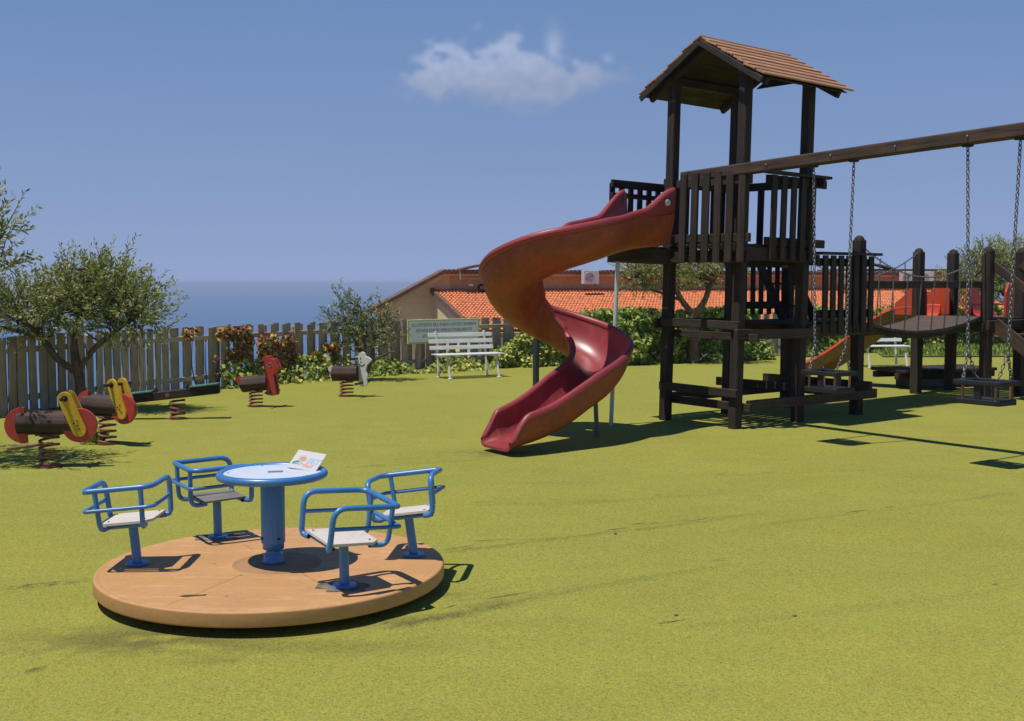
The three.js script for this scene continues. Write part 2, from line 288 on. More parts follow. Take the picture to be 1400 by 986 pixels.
  // thin lines of dark grit caught in the creases
  const rp = [], ri = []; for (const c of CREASE) {
    const len = c.a.distanceTo(c.b), d = c.b.clone().sub(c.a).normalize(), nn = new THREE.Vector3(-d.z, 0, d.x); let t = 0;
    while (t < len) {
      const run = rr(0.08, 0.5) * (0.5 + c.k), keep = rnd() < 0.25 + 0.7 * c.k, o0 = rr(-0.012, 0.012), m = Math.max(3, Math.round(run / 0.03));
      if (keep) for (let i = 0; i <= m; i++) {
        const q = t + run * i / m, f = q / len, al = Math.sqrt(f * (1 - f) > 0 ? 1 : 0), wob = -0.05 * (fbm(f * len * 2.2, c.h * 900, 0, 0, 3, 53) - 0.5) + o0 + rr(-0.003, 0.003), w = (0.0035 + 0.009 * c.k * rnd()) * Math.sin(Math.PI * clamp((i + 0.15) / (m + 0.3))) * al;
        const p = c.a.clone().addScaledVector(d, q).addScaledVector(nn, wob - c.w * 0.4); const h = 0.010 * (fbm(p.x * 0.9 + 20, -p.z * 0.9, 0, 0, 3, 51) - 0.5) + 1.4 * c.h * 0.7;
        rp.push(p.x + nn.x * w, h + 0.003, p.z + nn.z * w, p.x - nn.x * w, h + 0.003, p.z - nn.z * w); const k = rp.length / 3; if (i) ri.push(k - 4, k - 3, k - 1, k - 4, k - 1, k - 2);
      }
      t += run + rr(0.0, 0.25) * (1.2 - c.k);
    }
  }
  const rg = new THREE.BufferGeometry(); rg.setAttribute('position', new THREE.Float32BufferAttribute(rp, 3)); rg.setAttribute('uv', new THREE.Float32BufferAttribute(rp.filter((v, i) => i % 3 !== 1), 2)); rg.setIndex(ri); rg.computeVertexNormals();
  part(turf, 'grit_lines', rg, std({ color: C(0.085, 0.082, 0.035), roughness: 1 })).userData.kind = 'stuff';
}
{
  // the hillside that falls from the fence to the sea
  const rows = [-0.5, 0.1, 0.5, 1.5, 4, 9, 18, 40, 80, 130, 190], pos = [], uv = [], idx = [], pts = fenceCurve.getSpacedPoints(60);
  const ext = [pts[0].clone().add(new THREE.Vector3(-6, 0, 40)), ...pts, pts[60].clone().add(new THREE.Vector3(60, 0, -8))], n = ext.length;
  ext.forEach((p, i) => {
    const a = ext[Math.max(0, i - 1)], b = ext[Math.min(n - 1, i + 1)], t = b.clone().sub(a).setY(0).normalize(), out = new THREE.Vector3(t.z, 0, -t.x);
    for (const o of rows) { const fall = o < 0.5 ? 0.06 : 0.06 + (o - 0.5) * 0.42 + (o > 40 ? (o - 40) * 0.02 : 0); pos.push(p.x + out.x * o, -fall + (o > 1 ? (fbm(p.x * 0.3, o * 0.4, 0, 0, 3, 81) - 0.5) * Math.min(o * 0.1, 3) : 0), p.z + out.z * o); uv.push(i * 0.6, o * 0.3); }
  });
  const m = rows.length; for (let i = 0; i + 1 < n; i++) for (let j = 0; j + 1 < m; j++) { const a = i * m + j, b = a + 1, c = a + m, e = c + 1; idx.push(a, b, e, a, e, c); }
  const g = new THREE.BufferGeometry(); g.setAttribute('position', new THREE.Float32BufferAttribute(pos, 3)); g.setAttribute('uv', new THREE.Float32BufferAttribute(uv, 2)); g.setIndex(idx); g.computeVertexNormals();
  structure('hillside', g, std({ map: speckMap(0.25, 0.215, 0.12, 0.8, 60, 8, 512, 43), roughness: 1 }));
}
{
  const g = new THREE.PlaneGeometry(90000, 60000, 1, 1); g.rotateX(-Math.PI / 2); g.translate(0, -70, -30040);
  const u = g.attributes.uv; for (let i = 0; i < 4; i++) u.setXY(i, u.getX(i) * 450, u.getY(i) * 300);
  const map = texture(512, 512, (a, b) => { const k = 1 + 0.25 * (fbm(a * 3, b * 24, 3, 24, 4, 101) - 0.5); return [0.065 * k, 0.135 * k, 0.265 * k]; });
  M.sea = std({ map, roughness: 0.75, specularIntensity: 0.35 });
  structure('sea', g, M.sea);
}

// ------------------------------------------------------------------ houses
function tiledSlope(w, len, pitchCol, pitchRow) {      // barrel tiles in courses, x across, z down the slope
  const nc = Math.round(w / pitchCol), nr = Math.round(len / pitchRow), seg = 6, pos = [], uv = [], idx = []; let k = 0;
  for (let r = 0; r < nr; r++) for (let e = 0; e < 3; e++) {
    const z = (e < 2 ? r + e : r + 1) * pitchRow, lift = e === 0 ? 0.0 : e === 1 ? 0.065 : 0.0;
    for (let i = 0; i <= nc * seg; i++) { const x = (i / (nc * seg) - 0.5) * w, ph = (i / seg) * 2 * Math.PI, col = Math.floor(i / seg), j = (hash(col, r, 5) - 0.5); pos.push(x, 0.048 * Math.max(-0.35, Math.cos(ph)) + lift + (e === 1 ? 0.012 * j : 0), z + (e ? j * 0.02 : 0)); uv.push(x * 0.37 + j * 0.1, (z * 0.41 + e * 0.01)); }
  }
  const m = nc * seg + 1; for (let r = 0; r + 1 < nr * 3; r++) for (let i = 0; i + 1 < m; i++) { const a = r * m + i, b = a + 1, c = a + m, e = c + 1; idx.push(a, c, e, a, e, b); }
  const g = new THREE.BufferGeometry(); g.setAttribute('position', new THREE.Float32BufferAttribute(pos, 3)); g.setAttribute('uv', new THREE.Float32BufferAttribute(uv, 2)); g.setIndex(idx); g.computeVertexNormals(); return g;
}
const extrude = (pts, depth, bevel = 0, extra) => { const s = new THREE.Shape(pts.map(([x, y]) => new THREE.Vector2(x, y))); if (extra) s.holes = extra; return new THREE.ExtrudeGeometry(s, { depth, bevelEnabled: bevel > 0, bevelSize: bevel, bevelThickness: bevel, bevelSegments: 2, curveSegments: 16 }); };
function acUnit(pos, turn, label) {
  const g = thing('air_conditioner', label, 'air conditioner', pos, turn, 'air conditioner units on the far roof');
  part(g, 'casing', cbox(0.95, 0.76, 0.34, 0.02), M.acwhite, [0, 0.46, 0]);
  part(g, 'grille', new THREE.CylinderGeometry(0.27, 0.27, 0.02, 28), M.acgrille, [-0.12, 0.46, 0.175], [Math.PI / 2, 0, 0]);
  const ring = mergeGeometries([0.27, 0.2, 0.13, 0.06].map((r) => new THREE.TorusGeometry(r, 0.012, 6, 28)));
  part(g, 'guard', ring, M.acwhite, [-0.12, 0.46, 0.188]);
  for (const s of [-1, 1]) part(g, 'foot', cbox(0.06, 0.09, 0.4), M.acgrille, [s * 0.34, 0.045, 0]);
  return g;
}
{
  const turn = 0.36, org = V(-4.30, -6, 62), h = thing('beige_house', 'beige plastered house with sloping dark eaves and lower orange tiled roof', 'house', org, turn);
  const hw = (x, y, z) => new THREE.Vector3(x, y, z).applyAxisAngle(new THREE.Vector3(0, 1, 0), turn).add(org);
  // local x runs along the front from the corner of the lower roof, y from -6
  const wall = extrude([[-3.05, 0], [36, 0], [36, 8.22], [0.25, 8.22], [-3.05, 6.55]], 0.4); wall.translate(0, 0, -0.4);
  part(h, 'wall', wall, M.plaster);
  const up = extrude([[1.0, 7.2], [35.9, 7.2], [35.9, 8.1], [1.0, 8.1]], 0.05); part(h, 'upper_wall', up, M.plasterO);
  bar(h, 'rake_board', [-3.45, 6.17, 0.35], [0.35, 8.10, 0.35], 0.8, 0.18, M.plasterO);
  bar(h, 'rake_tiles', [-3.6, 6.27, 0.35], [0.4, 8.33, 0.35], 0.95, 0.18, M.tileDark);
  bar(h, 'eave_board', [0.36, 8.16, 0.35], [36.1, 8.16, 0.35], 0.7, 0.12, M.plasterO);
  const L = []; for (let i = 0; i < 146; i++) { const t = new THREE.CylinderGeometry(0.125, 0.125, 0.9, 8, 1, false); t.rotateX(Math.PI / 2); t.translate(0.45 + i * 0.246, 8.33 + 0.012 * Math.sin(i * 7.1), 0.35); L.push(t); }
  const et = part(h, 'eave_tile_row', mergeGeometries(L), M.tileDark); et.userData.kind = 'stuff';
  part(h, 'upper_roof', cbox(32, 0.12, 4), M.tileDark, [19.8, 8.23, -2.1]);
  const pitch = 0.262, len = 7.6, W = 36, roof = sub(h, 'lower_roof', [W / 2, 7.30, 0.1]); roof.rotation.x = pitch;
  const rt = part(roof, 'roof_tiles', tiledSlope(W, len, 0.20, 0.34), M.tile, [0, 0.06, 0]); rt.userData.kind = 'stuff';
  part(roof, 'roof_slab', cbox(W, 0.14, len, 0.01), M.plasterO, [0, -0.1, len / 2]);
  bar(roof, 'verge_tiles', [-W / 2 - 0.06, 0.0, -0.05], [-W / 2 - 0.06, 0.0, len + 0.05], 0.2, 0.28, M.tileDark);
  part(h, 'lower_wall', cbox(W - 0.4, 5.2, 0.3), M.plaster, [W / 2, 2.5, 6.9]);
  const side = extrude([[0, 0], [6.9, 0], [6.9, 5.15], [0, 7.0]], 0.3); side.rotateY(-Math.PI / 2); part(h, 'side_wall', side, M.plaster, [0.35, 0, 0]);
  // curved canopy, floodlights and a coil of cable over the lower roof
  const arc = []; for (let i = 0; i <= 14; i++) { const t = i / 14; arc.push([1.2 + t * 3.9, 8.36 + 0.42 * Math.sin(Math.PI * (0.08 + 0.84 * t))]); } for (let i = 14; i >= 0; i--) arc.push([arc[i][0], arc[i][1] - 0.12]);
  part(h, 'canopy', extrude(arc, 1.0), M.tileDark, [0, 0, 0.1]);
  for (const x of [1.25, 5.0]) part(h, 'canopy_post', rod([x, 7.9, 1.0], [x, 8.5, 1.0], 0.03), M.steel);
  part(h, 'canopy_rail', rod([1.25, 7.95, 1.0], [5.0, 7.95, 1.0], 0.015), M.steel);
  for (const x of [1.9, 3.3]) { const f = part(h, 'floodlight', cbox(0.28, 0.12, 0.16, 0.02), M.acwhite, [x, 7.62, 0.8]); part(f, 'bracket', rod([0, 0.05, 0], [0, 0.34, 0], 0.012), M.steel); }
  part(h, 'cable_coil', new THREE.TorusGeometry(0.2, 0.07, 6, 16), M.black, [2.6, 7.45, 0.7], [-0.5, 0, 0]);
  acUnit(hw(8.75, 7.58, 1.35), turn, 'white air conditioner at the beige house behind the spiral slide');
  acUnit(hw(25.9, 7.60, 1.35), turn - 0.3, 'white air conditioner seen through the low tower railing');
  acUnit(hw(30.5, 7.60, 1.35), turn - 0.3, 'white air conditioner behind the rope bridge chain, beside its twin');
  acUnit(hw(31.9, 7.60, 1.35), turn - 0.3, 'white air conditioner in front of the orange wall end');
}
{
  const h = thing('orange_house', 'orange plastered rooftop block with dark tiles behind the rope bridge', 'house', V(25.4, -6, 82));
  part(h, 'wall', cbox(8.6, 8.5, 3), M.plasterO, [1.6, 4.25, -1]);
  part(h, 'roof', cbox(8.9, 0.22, 3.6), M.tileDark, [1.6, 8.6, -0.8]);
  const arc = []; for (let i = 0; i <= 12; i++) { const t = i / 12; arc.push([-1.9 + t * 3.6, 8.70 + 0.42 * Math.sin(Math.PI * t)]); } for (let i = 12; i >= 0; i--) arc.push([arc[i][0], arc[i][1] - 0.1]);
  part(h, 'canopy', extrude(arc, 1.5), M.tileDark, [0, 0, -0.3]);
}

// ------------------------------------------------------------------ foliage
const oliveLeaf = (() => { const L = 1, w = 0.16, P = [0, 0, 0, w, 0.35, 0.04, 0, 0.4, 0, -w, 0.35, 0.04, w * 0.7, 0.75, 0.03, 0, 0.72, 0, -w * 0.7, 0.75, 0.03, 0, L, 0.02]; const g = new THREE.BufferGeometry(); g.setAttribute('position', new THREE.Float32BufferAttribute(P, 3)); g.setIndex([0, 1, 2, 0, 2, 3, 1, 4, 5, 1, 5, 2, 3, 2, 5, 3, 5, 6, 4, 7, 5, 6, 5, 7]); g.setAttribute('uv', new THREE.Float32BufferAttribute(new Array(16).fill(0.5), 2)); g.computeVertexNormals(); return g; })();
const ivyLeaf = (() => { const a = [[0, 0], [0.34, 0.05], [0.52, 0.38], [0.30, 0.52], [0.26, 0.82], [0, 1.02], [-0.26, 0.82], [-0.30, 0.52], [-0.52, 0.38], [-0.34, 0.05]], P = [0, 0.42, 0.06]; for (const [x, y] of a) P.push(x, y, -0.08 * Math.abs(x)); const I = []; for (let i = 0; i < a.length; i++) I.push(0, 1 + i, 1 + (i + 1) % a.length); const g = new THREE.BufferGeometry(); g.setAttribute('position', new THREE.Float32BufferAttribute(P, 3)); g.setIndex(I); g.setAttribute('uv', new THREE.Float32BufferAttribute(new Array(22).fill(0.5), 2)); g.computeVertexNormals(); return g; })();
const leafMat = (rough = 0.5, tr = 0.22) => std({ color: C(1, 1, 1), specularIntensity: 0.35, roughness: rough, transmission: tr, thickness: 0, side: THREE.DoubleSide });
M.olive = leafMat(0.6, 0.38); M.ivy = leafMat(0.55, 0.3);
const OLIVE = [[0.110, 0.125, 0.030], [0.150, 0.158, 0.042], [0.085, 0.102, 0.024], [0.19, 0.19, 0.075], [0.23, 0.23, 0.13]];
const OLIVEG = [[0.090, 0.108, 0.038], [0.115, 0.130, 0.048], [0.15, 0.158, 0.080], [0.20, 0.20, 0.12], [0.070, 0.085, 0.030]];
const IVY = [[0.075, 0.115, 0.022], [0.10, 0.145, 0.028], [0.055, 0.088, 0.02], [0.15, 0.18, 0.035], [0.21, 0.22, 0.05]];
const IVYY = [[0.14, 0.17, 0.03], [0.22, 0.23, 0.05], [0.10, 0.14, 0.03], [0.30, 0.26, 0.07], [0.07, 0.1, 0.025]];
const REDV = [[0.16, 0.045, 0.022], [0.11, 0.03, 0.018], [0.22, 0.10, 0.035], [0.19, 0.16, 0.04], [0.08, 0.09, 0.025], [0.28, 0.20, 0.06]];
function leaves(parent, name, leaf, mat, list, palette, gain = 2.35) {
  const m = new THREE.InstancedMesh(leaf, mat, list.length), mt = new THREE.Matrix4(), x = new THREE.Vector3(), c = new THREE.Color(); m.name = name; m.castShadow = m.receiveShadow = true;
  list.forEach(([p, dir, nrm, size], i) => {
    x.crossVectors(dir, nrm); if (x.lengthSq() < 1e-6) x.set(1, 0, 0); x.normalize(); const n = x.clone().cross(dir).normalize();
    mt.makeBasis(x.clone().multiplyScalar(size), dir.clone().multiplyScalar(size), n.multiplyScalar(size)).setPosition(p); m.setMatrixAt(i, mt);
    const k = palette[Math.floor(rnd() * palette.length)], j = rr(0.8, 1.2) * gain; m.setColorAt(i, c.setRGB(k[0] * j, k[1] * j, k[2] * j));
  });
  m.userData.kind = 'stuff'; parent.add(m); return m;
}
const rdir = () => { const z = rr(-1, 1), t = rr(0, 2 * Math.PI), r = Math.sqrt(1 - z * z); return new THREE.Vector3(r * Math.cos(t), z, r * Math.sin(t)); };
// limbs: [[points (x, y, z from the base)], [radii]]; lumps: [x, y, z, rx, ry, rz, twigs]
function oliveTree(label, base, limbs, lumps, { leaf = 0.062, dense = 1.45, perTwig = 16, twig = 0.34, palette = OLIVE, name = 'olive_tree', group } = {}) {
  const t = thing(name, label, 'tree', base, 0, group), nodes = [];
  const gs = limbs.map(([pts, rad]) => { const c = pts.map((p) => new THREE.Vector3(...p)); new THREE.CatmullRomCurve3(c).getPoints(12).forEach((p, i) => { if (i > 5) nodes.push(p); }); return limb(c, rad, 8); });
  part(t, 'trunk', gs[0], M.bark); if (gs.length > 1) part(t, 'limbs', mergeGeometries(gs.slice(1)), M.bark);
  const list = [], tw = [];
  for (const [x, y, z, rx, ry, rz, n] of lumps) for (let i = 0; i < n * dense; i++) {
    const d = rdir(), k = Math.pow(rnd(), 0.45), p = new THREE.Vector3(x + d.x * rx * k, y + d.y * ry * k, z + d.z * rz * k);
    const dir = d.clone().multiplyScalar(0.7).add(new THREE.Vector3(0, 0.55, 0)).add(rdir().multiplyScalar(0.6)).normalize(), len = twig * rr(0.6, 1.25);
    const q = p.clone().addScaledVector(dir, len), mid = p.clone().lerp(q, 0.5).add(rdir().multiplyScalar(len * 0.08));
    if (i % 3 === 0) tw.push(limb([p, mid, q], [0.006, 0.004, 0.0015], 4));
    if (i % 4 === 0) { let best = nodes[0], bd = 1e9; for (const nn of nodes) { const e = nn.distanceToSquared(p); if (e < bd) { bd = e; best = nn; } } if (bd > 0.01) tw.push(limb([best, best.clone().lerp(p, 0.5).add(rdir().multiplyScalar(0.06)), p], [0.016, 0.011, 0.006], 4)); }
    for (let j = 0; j < perTwig; j++) {
      const s = (j + rnd()) / perTwig, b = p.clone().lerp(mid, Math.min(1, s * 2)).lerp(q, Math.max(0, s * 2 - 1)), side = rdir().cross(dir).normalize();
      const ld = dir.clone().multiplyScalar(0.75).addScaledVector(side, 0.75).normalize();
      list.push([b, ld, rdir().add(new THREE.Vector3(0, 0.8, 0)), leaf * rr(0.7, 1.25)]);
    }
  }
  if (tw.length) part(t, 'twigs', mergeGeometries(tw), M.bark).userData.kind = 'stuff';
  leaves(t, 'crown', oliveLeaf, M.olive, list, palette); return t;
}
oliveTree('broad olive tree with forked trunk in front of the picket fence', V(-5.83, 0, 15.3),
  [[[[0, -0.05, 0], [0.02, 0.35, 0], [-0.02, 0.62, 0.02], [-0.06, 0.95, 0]], [0.085, 0.07, 0.065, 0.05]],
   [[[0, 0.5, 0], [-0.25, 0.72, 0.1], [-0.42, 1.0, 0.15], [-0.75, 1.25, 0.1]], [0.05, 0.045, 0.04, 0.02]],
   [[[0, 0.55, 0], [0.2, 0.8, 0.05], [0.5, 1.05, 0.1], [0.85, 1.3, 0]], [0.045, 0.035, 0.03, 0.015]],
   [[[-0.05, 0.9, 0], [0.0, 1.2, 0], [0.12, 1.5, -0.05], [0.1, 1.9, 0]], [0.045, 0.035, 0.025, 0.01]],
   [[[-0.35, 0.95, 0.15], [-0.8, 1.12, 0.3], [-1.2, 1.15, 0.35], [-1.6, 1.3, 0.4]], [0.03, 0.028, 0.02, 0.01]]],
  [[0.05, 1.46, 0, 0.70, 0.42, 0.6, 210], [0.62, 1.42, 0.1, 0.52, 0.36, 0.5, 150], [-0.62, 1.36, 0.2, 0.62, 0.38, 0.5, 150], [-1.35, 1.45, 0.3, 0.65, 0.5, 0.5, 130], [0.15, 1.72, 0, 0.55, 0.26, 0.4, 70], [0.55, 1.80, 0, 0.28, 0.22, 0.3, 26], [0.95, 1.25, 0.1, 0.3, 0.26, 0.3, 30]], { perTwig: 18 });
oliveTree('tall olive tree standing left of the spring riders, its branch reaching over', V(-6.75, 0, 10.75),
  [[[[0, -0.05, 0], [0.05, 0.5, 0], [0.0, 1.0, 0.05], [0.1, 1.5, 0]], [0.14, 0.11, 0.10, 0.07]],
   [[[0.05, 1.2, 0], [0.5, 1.6, 0.1], [1.0, 1.85, 0.1], [1.75, 2.05, 0]], [0.06, 0.05, 0.03, 0.008]],
   [[[0.0, 1.2, 0], [-0.5, 1.7, 0.2], [-0.9, 2.2, 0.3], [-1.2, 2.7, 0.2]], [0.06, 0.05, 0.03, 0.01]],
   [[[0.08, 1.4, 0], [0.15, 2.0, -0.1], [0.4, 2.5, 0], [0.6, 3.0, 0]], [0.07, 0.05, 0.03, 0.01]]],
  [[0.9, 2.05, 0.1, 0.75, 0.35, 0.8, 130], [1.80, 2.22, 0.05, 0.36, 0.16, 0.5, 40], [0.3, 2.7, 0, 0.9, 0.6, 0.9, 200], [-0.8, 2.3, 0.1, 0.9, 0.7, 0.9, 180], [1.35, 2.45, -0.1, 0.35, 0.12, 0.4, 24], [1.62, 1.92, -0.1, 0.36, 0.14, 0.5, 36]], { perTwig: 16, palette: OLIVEG });
oliveTree('small many stemmed olive bush growing at the fence beside the white rider', V(-2.62, 0, 20.1),
  [[[[0, -0.05, 0], [0.05, 0.3, 0], [-0.1, 0.6, 0], [-0.3, 1.0, 0]], [0.05, 0.04, 0.03, 0.015]],
   [[[0.02, 0.0, 0], [0.15, 0.4, 0.05], [0.2, 0.7, 0], [0.4, 1.1, 0]], [0.04, 0.03, 0.025, 0.012]],
   [[[0.0, 0.2, 0], [0.02, 0.6, 0.05], [0.0, 0.9, 0], [-0.05, 1.3, 0]], [0.04, 0.03, 0.02, 0.01]],
   [[[0.1, 0.3, 0.1], [0.3, 0.42, 0.3], [0.45, 0.5, 0.4], [0.62, 0.55, 0.5]], [0.022, 0.02, 0.016, 0.008]]],
  [[-0.32, 1.0, 0, 0.36, 0.36, 0.3, 75], [0.25, 0.92, 0, 0.42, 0.33, 0.3, 85], [-0.12, 1.25, 0, 0.26, 0.28, 0.25, 34], [-0.42, 1.42, 0, 0.10, 0.16, 0.1, 8], [0.05, 0.72, 0, 0.55, 0.28, 0.3, 60], [0.32, 1.3, 0, 0.1, 0.12, 0.1, 6]], { perTwig: 15, twig: 0.26, palette: OLIVEG, name: 'olive_bush', dense: 1.0 });
oliveTree('olive tree with dense round crown growing behind the tall tower', V(3.92, 0, 24.5),
  [[[[0, -0.05, 0], [-0.02, 0.5, 0], [-0.05, 0.9, 0.03], [0.0, 1.15, 0]], [0.13, 0.11, 0.10, 0.09]],
   [[[0, 1.0, 0], [-0.25, 1.3, 0.05], [-0.45, 1.6, 0.1], [-0.8, 1.95, 0]], [0.07, 0.06, 0.05, 0.02]],
   [[[0, 1.05, 0], [0.22, 1.35, 0], [0.32, 1.65, 0], [0.6, 2.1, 0]], [0.075, 0.06, 0.05, 0.02]],
   [[[-0.3, 1.35, 0.05], [-0.7, 1.5, 0.1], [-1.0, 1.6, 0.1], [-1.3, 1.8, 0]], [0.035, 0.03, 0.02, 0.01]]],
  [[-0.55, 1.98, 0, 0.85, 0.34, 0.7, 210], [0.35, 2.0, 0, 0.75, 0.36, 0.7, 180], [-1.2, 1.9, 0.1, 0.48, 0.3, 0.5, 90]], { perTwig: 18, palette: OLIVE });
oliveTree('large olive tree with feathery top behind the stairs', V(13.6, 0, 31.0),
  [[[[0, -0.05, 0], [0.05, 0.5, 0], [0, 1.0, 0], [0.1, 1.5, 0]], [0.16, 0.13, 0.11, 0.08]],
   [[[0.05, 1.1, 0], [-0.4, 1.6, 0], [-0.8, 2.0, 0], [-1.3, 2.4, 0]], [0.08, 0.06, 0.04, 0.01]],
   [[[0.05, 1.2, 0], [0.5, 1.7, 0], [0.9, 2.1, 0], [1.2, 2.6, 0]], [0.08, 0.06, 0.04, 0.01]]],
  [[-0.9, 1.75, 0, 1.05, 0.75, 0.8, 280], [0.4, 1.9, 0, 1.2, 0.85, 0.9, 300], [-0.2, 2.4, 0, 1.2, 0.4, 0.8, 190], [-1.5, 1.5, 0.2, 0.5, 0.5, 0.5, 80], [1.4, 1.9, 0, 0.8, 0.7, 0.7, 120]], { perTwig: 18, leaf: 0.07, palette: OLIVE });

// leaves over a run of the fence line: s0..s1 (metres along), heights, thickness
const fenceLen = fenceCurve.getLength();
function fencePoint(s, off = 0) { const t = clamp(s / fenceLen), p = fenceCurve.getPointAt(t), d = fenceCurve.getTangentAt(t), nrm = new THREE.Vector3(-d.z, 0, d.x).normalize(); return { p: p.addScaledVector(nrm, off), d, nrm }; }   // nrm faces the playground
function sAtPixel(px) { let b = 0, e = 1e9; for (let i = 0; i <= 800; i++) { const p = fenceCurve.getPointAt(i / 800), q = 700 + FPX * p.x / -p.z; if (Math.abs(q - px) < e && -p.z > 0) { e = Math.abs(q - px); b = i / 800; } } return b * fenceLen; }
function ivyRun(name, label, category, px0, px1, n, hfun, thick, palette, size = 0.075, group, dens = null) {
  const s0 = sAtPixel(px0), s1 = sAtPixel(px1), mid = fencePoint((s0 + s1) / 2, 0.1).p, t = thing(name, label, category, mid, 0, group), list = [];
  let guard = 0;
  while (list.length < n && guard++ < n * 6) {
    const f = rnd(), s = s0 + (s1 - s0) * f, hmax = hfun(f, s); if (hmax <= 0.02) continue;
    const y = hmax * Math.pow(rnd(), 0.8), lump = fbm(s * 2.2, y * 2.6, 0, 0, 3, 121), th = thick(y / hmax, f) * (0.45 + 1.1 * lump), o = th * Math.pow(rnd(), 0.35);
    if (dens && rnd() > dens(s, y, f)) continue;
    const { p, nrm } = fencePoint(s, 0.06 + o); p.y = Math.max(0.03, y + 0.05 * (rnd() - 0.5)); p.sub(mid);
    const out = nrm.clone().multiplyScalar(0.7).add(new THREE.Vector3(0, 0.5, 0)).add(rdir().multiplyScalar(0.75)).normalize(), dn = new THREE.Vector3(0, -0.7, 0).add(rdir().multiplyScalar(0.8)).addScaledVector(nrm, 0.3).normalize();
    list.push([p, dn, out, size * rr(0.6, 1.3)]);
  }
  const stems = []; for (let i = 0; i < Math.max(4, (s1 - s0) * 3); i++) { const f = rnd(), s = s0 + (s1 - s0) * f, h = hfun(f, s); if (h < 0.2) continue; const a = fencePoint(s, 0.1).p.sub(mid), b = fencePoint(s + rr(-0.2, 0.2), 0.13).p.sub(mid); a.y = 0; b.y = h * 0.8; const m = a.clone().lerp(b, 0.5).add(rdir().multiplyScalar(0.05)); stems.push(limb([a, m, b], [0.012, 0.009, 0.004], 5)); }
  if (stems.length) part(t, 'stems', mergeGeometries(stems), M.bark).userData.kind = 'stuff';
  leaves(t, 'leaves', ivyLeaf, M.ivy, list, palette); return t;
}
const bumpy = (s, k) => fbm(s * 1.4, k, 0, 0, 3, 131);
ivyRun('ivy_hedge', 'thick ivy hedge behind the spiral slide and tall tower', 'hedge', 776, 1016, 15000, (f, s) => (1.06 + 0.24 * bumpy(s, 3)), (v) => 0.75 * (1 - 0.35 * v) + 0.12, IVY, 0.078);
ivyRun('ivy_clump', 'loose ivy tumbling over the fence end beside the white bench', 'ivy', 662, 778, 5200, (f, s) => 0.35 + 0.75 * sstep(0.0, 0.75, f) * (0.6 + 0.6 * bumpy(s, 9)), (v) => 0.5 * (1 - 0.5 * v) + 0.06, IVYY, 0.08);
ivyRun('ivy_hedge', 'ivy hedge behind the orange slide and the far bench', 'hedge', 1062, 1240, 9000, (f, s) => (0.98 + 0.28 * bumpy(s, 13)), (v) => 0.6 * (1 - 0.35 * v) + 0.1, IVY, 0.085);
ivyRun('ivy_hedge', 'yellowish ivy hedge behind the rope bridge posts', 'hedge', 1240, 1420, 7000, (f, s) => (0.95 + 0.3 * bumpy(s, 23)), (v) => 0.6 * (1 - 0.35 * v) + 0.1, IVYY, 0.09);
ivyRun('ground_ivy', 'low ivy creeping along the foot of the fence under the white bench', 'ivy', 545, 690, 1000, (f, s) => 0.05 + 0.36 * sstep(0.3, 0.7, bumpy(s, 33)), (v) => 0.55 * (1 - v) + 0.1, IVYY, 0.075, undefined, (s, y) => 0.55);
ivyRun('ground_ivy', 'low yellow green ivy along the fence behind the red spring rider', 'ivy', 290, 470, 1100, (f, s) => 0.04 + 0.42 * sstep(0.38, 0.68, bumpy(s, 43)), (v) => 0.45 * (1 - v) + 0.08, IVYY, 0.072);
ivyRun('ground_ivy', 'low ivy in the shade around the olive bush stems', 'ivy', 468, 550, 900, (f, s) => 0.06 + 0.34 * bumpy(s, 53), (v) => 0.5 * (1 - v) + 0.08, IVY, 0.075);
ivyRun('red_vine', 'reddish brown vine climbing the fence behind the red spring rider', 'vine', 345, 398, 900, (f, s) => 0.98 - 0.35 * Math.abs(f - 0.4), (v) => 0.10, REDV, 0.07, undefined, (s, y) => sstep(0.40, 0.58, fbm(s * 3, y * 3, 0, 0, 3, 141)));
ivyRun('red_vine', 'sparse reddish vine hanging from the fence top behind the spring seesaw', 'vine', 240, 335, 600, (f, s) => 1.0, (v) => 0.09, REDV, 0.07, undefined, (s, y) => sstep(0.25, 0.75, y) * sstep(0.48, 0.62, fbm(s * 2.6, y * 2, 0, 0, 3, 143)));
ivyRun('red_vine', 'small reddish vine low on the fence beside the white spring rider', 'vine', 415, 462, 420, (f, s) => 0.62, (v) => 0.12, REDV, 0.08, undefined, (s, y) => sstep(0.46, 0.62, fbm(s * 3, y * 3, 0, 0, 3, 147)));

// lawn beyond the rubber surface on the right
{
  const pts = [[8.6, 26.4], [13, 26.6], [26, 27.5], [26, 37], [14, 34.0], [10.6, 31.4], [9.4, 29.8]], s = new THREE.Shape(pts.map(([x, d]) => new THREE.Vector2(x, d))), g = new THREE.ShapeGeometry(s); g.rotateX(-Math.PI / 2); g.translate(0, 0.022, 0);
  structure('lawn', g, std({ map: speckMap(0.10, 0.115, 0.03, 0.7, 50, 8, 256, 45), roughness: 1 }));
  const list = []; while (list.length < 9000) { const x = rr(8.8, 16), d = rr(26.5, 31.8); if (d > 27 + (x - 8.8) * 1.2 + 2.2) continue; list.push([V(x, 0.02, d), new THREE.Vector3(rr(-0.5, 0.5), 1, rr(-0.5, 0.5)).normalize(), rdir(), rr(0.05, 0.12)]); }
  const gm = leaves(scene, 'lawn_grass', oliveLeaf, M.ivy, list, IVY); gm.userData = { kind: 'stuff', label: 'short green grass growing on the strip beyond the rubber surface', category: 'grass' };
}
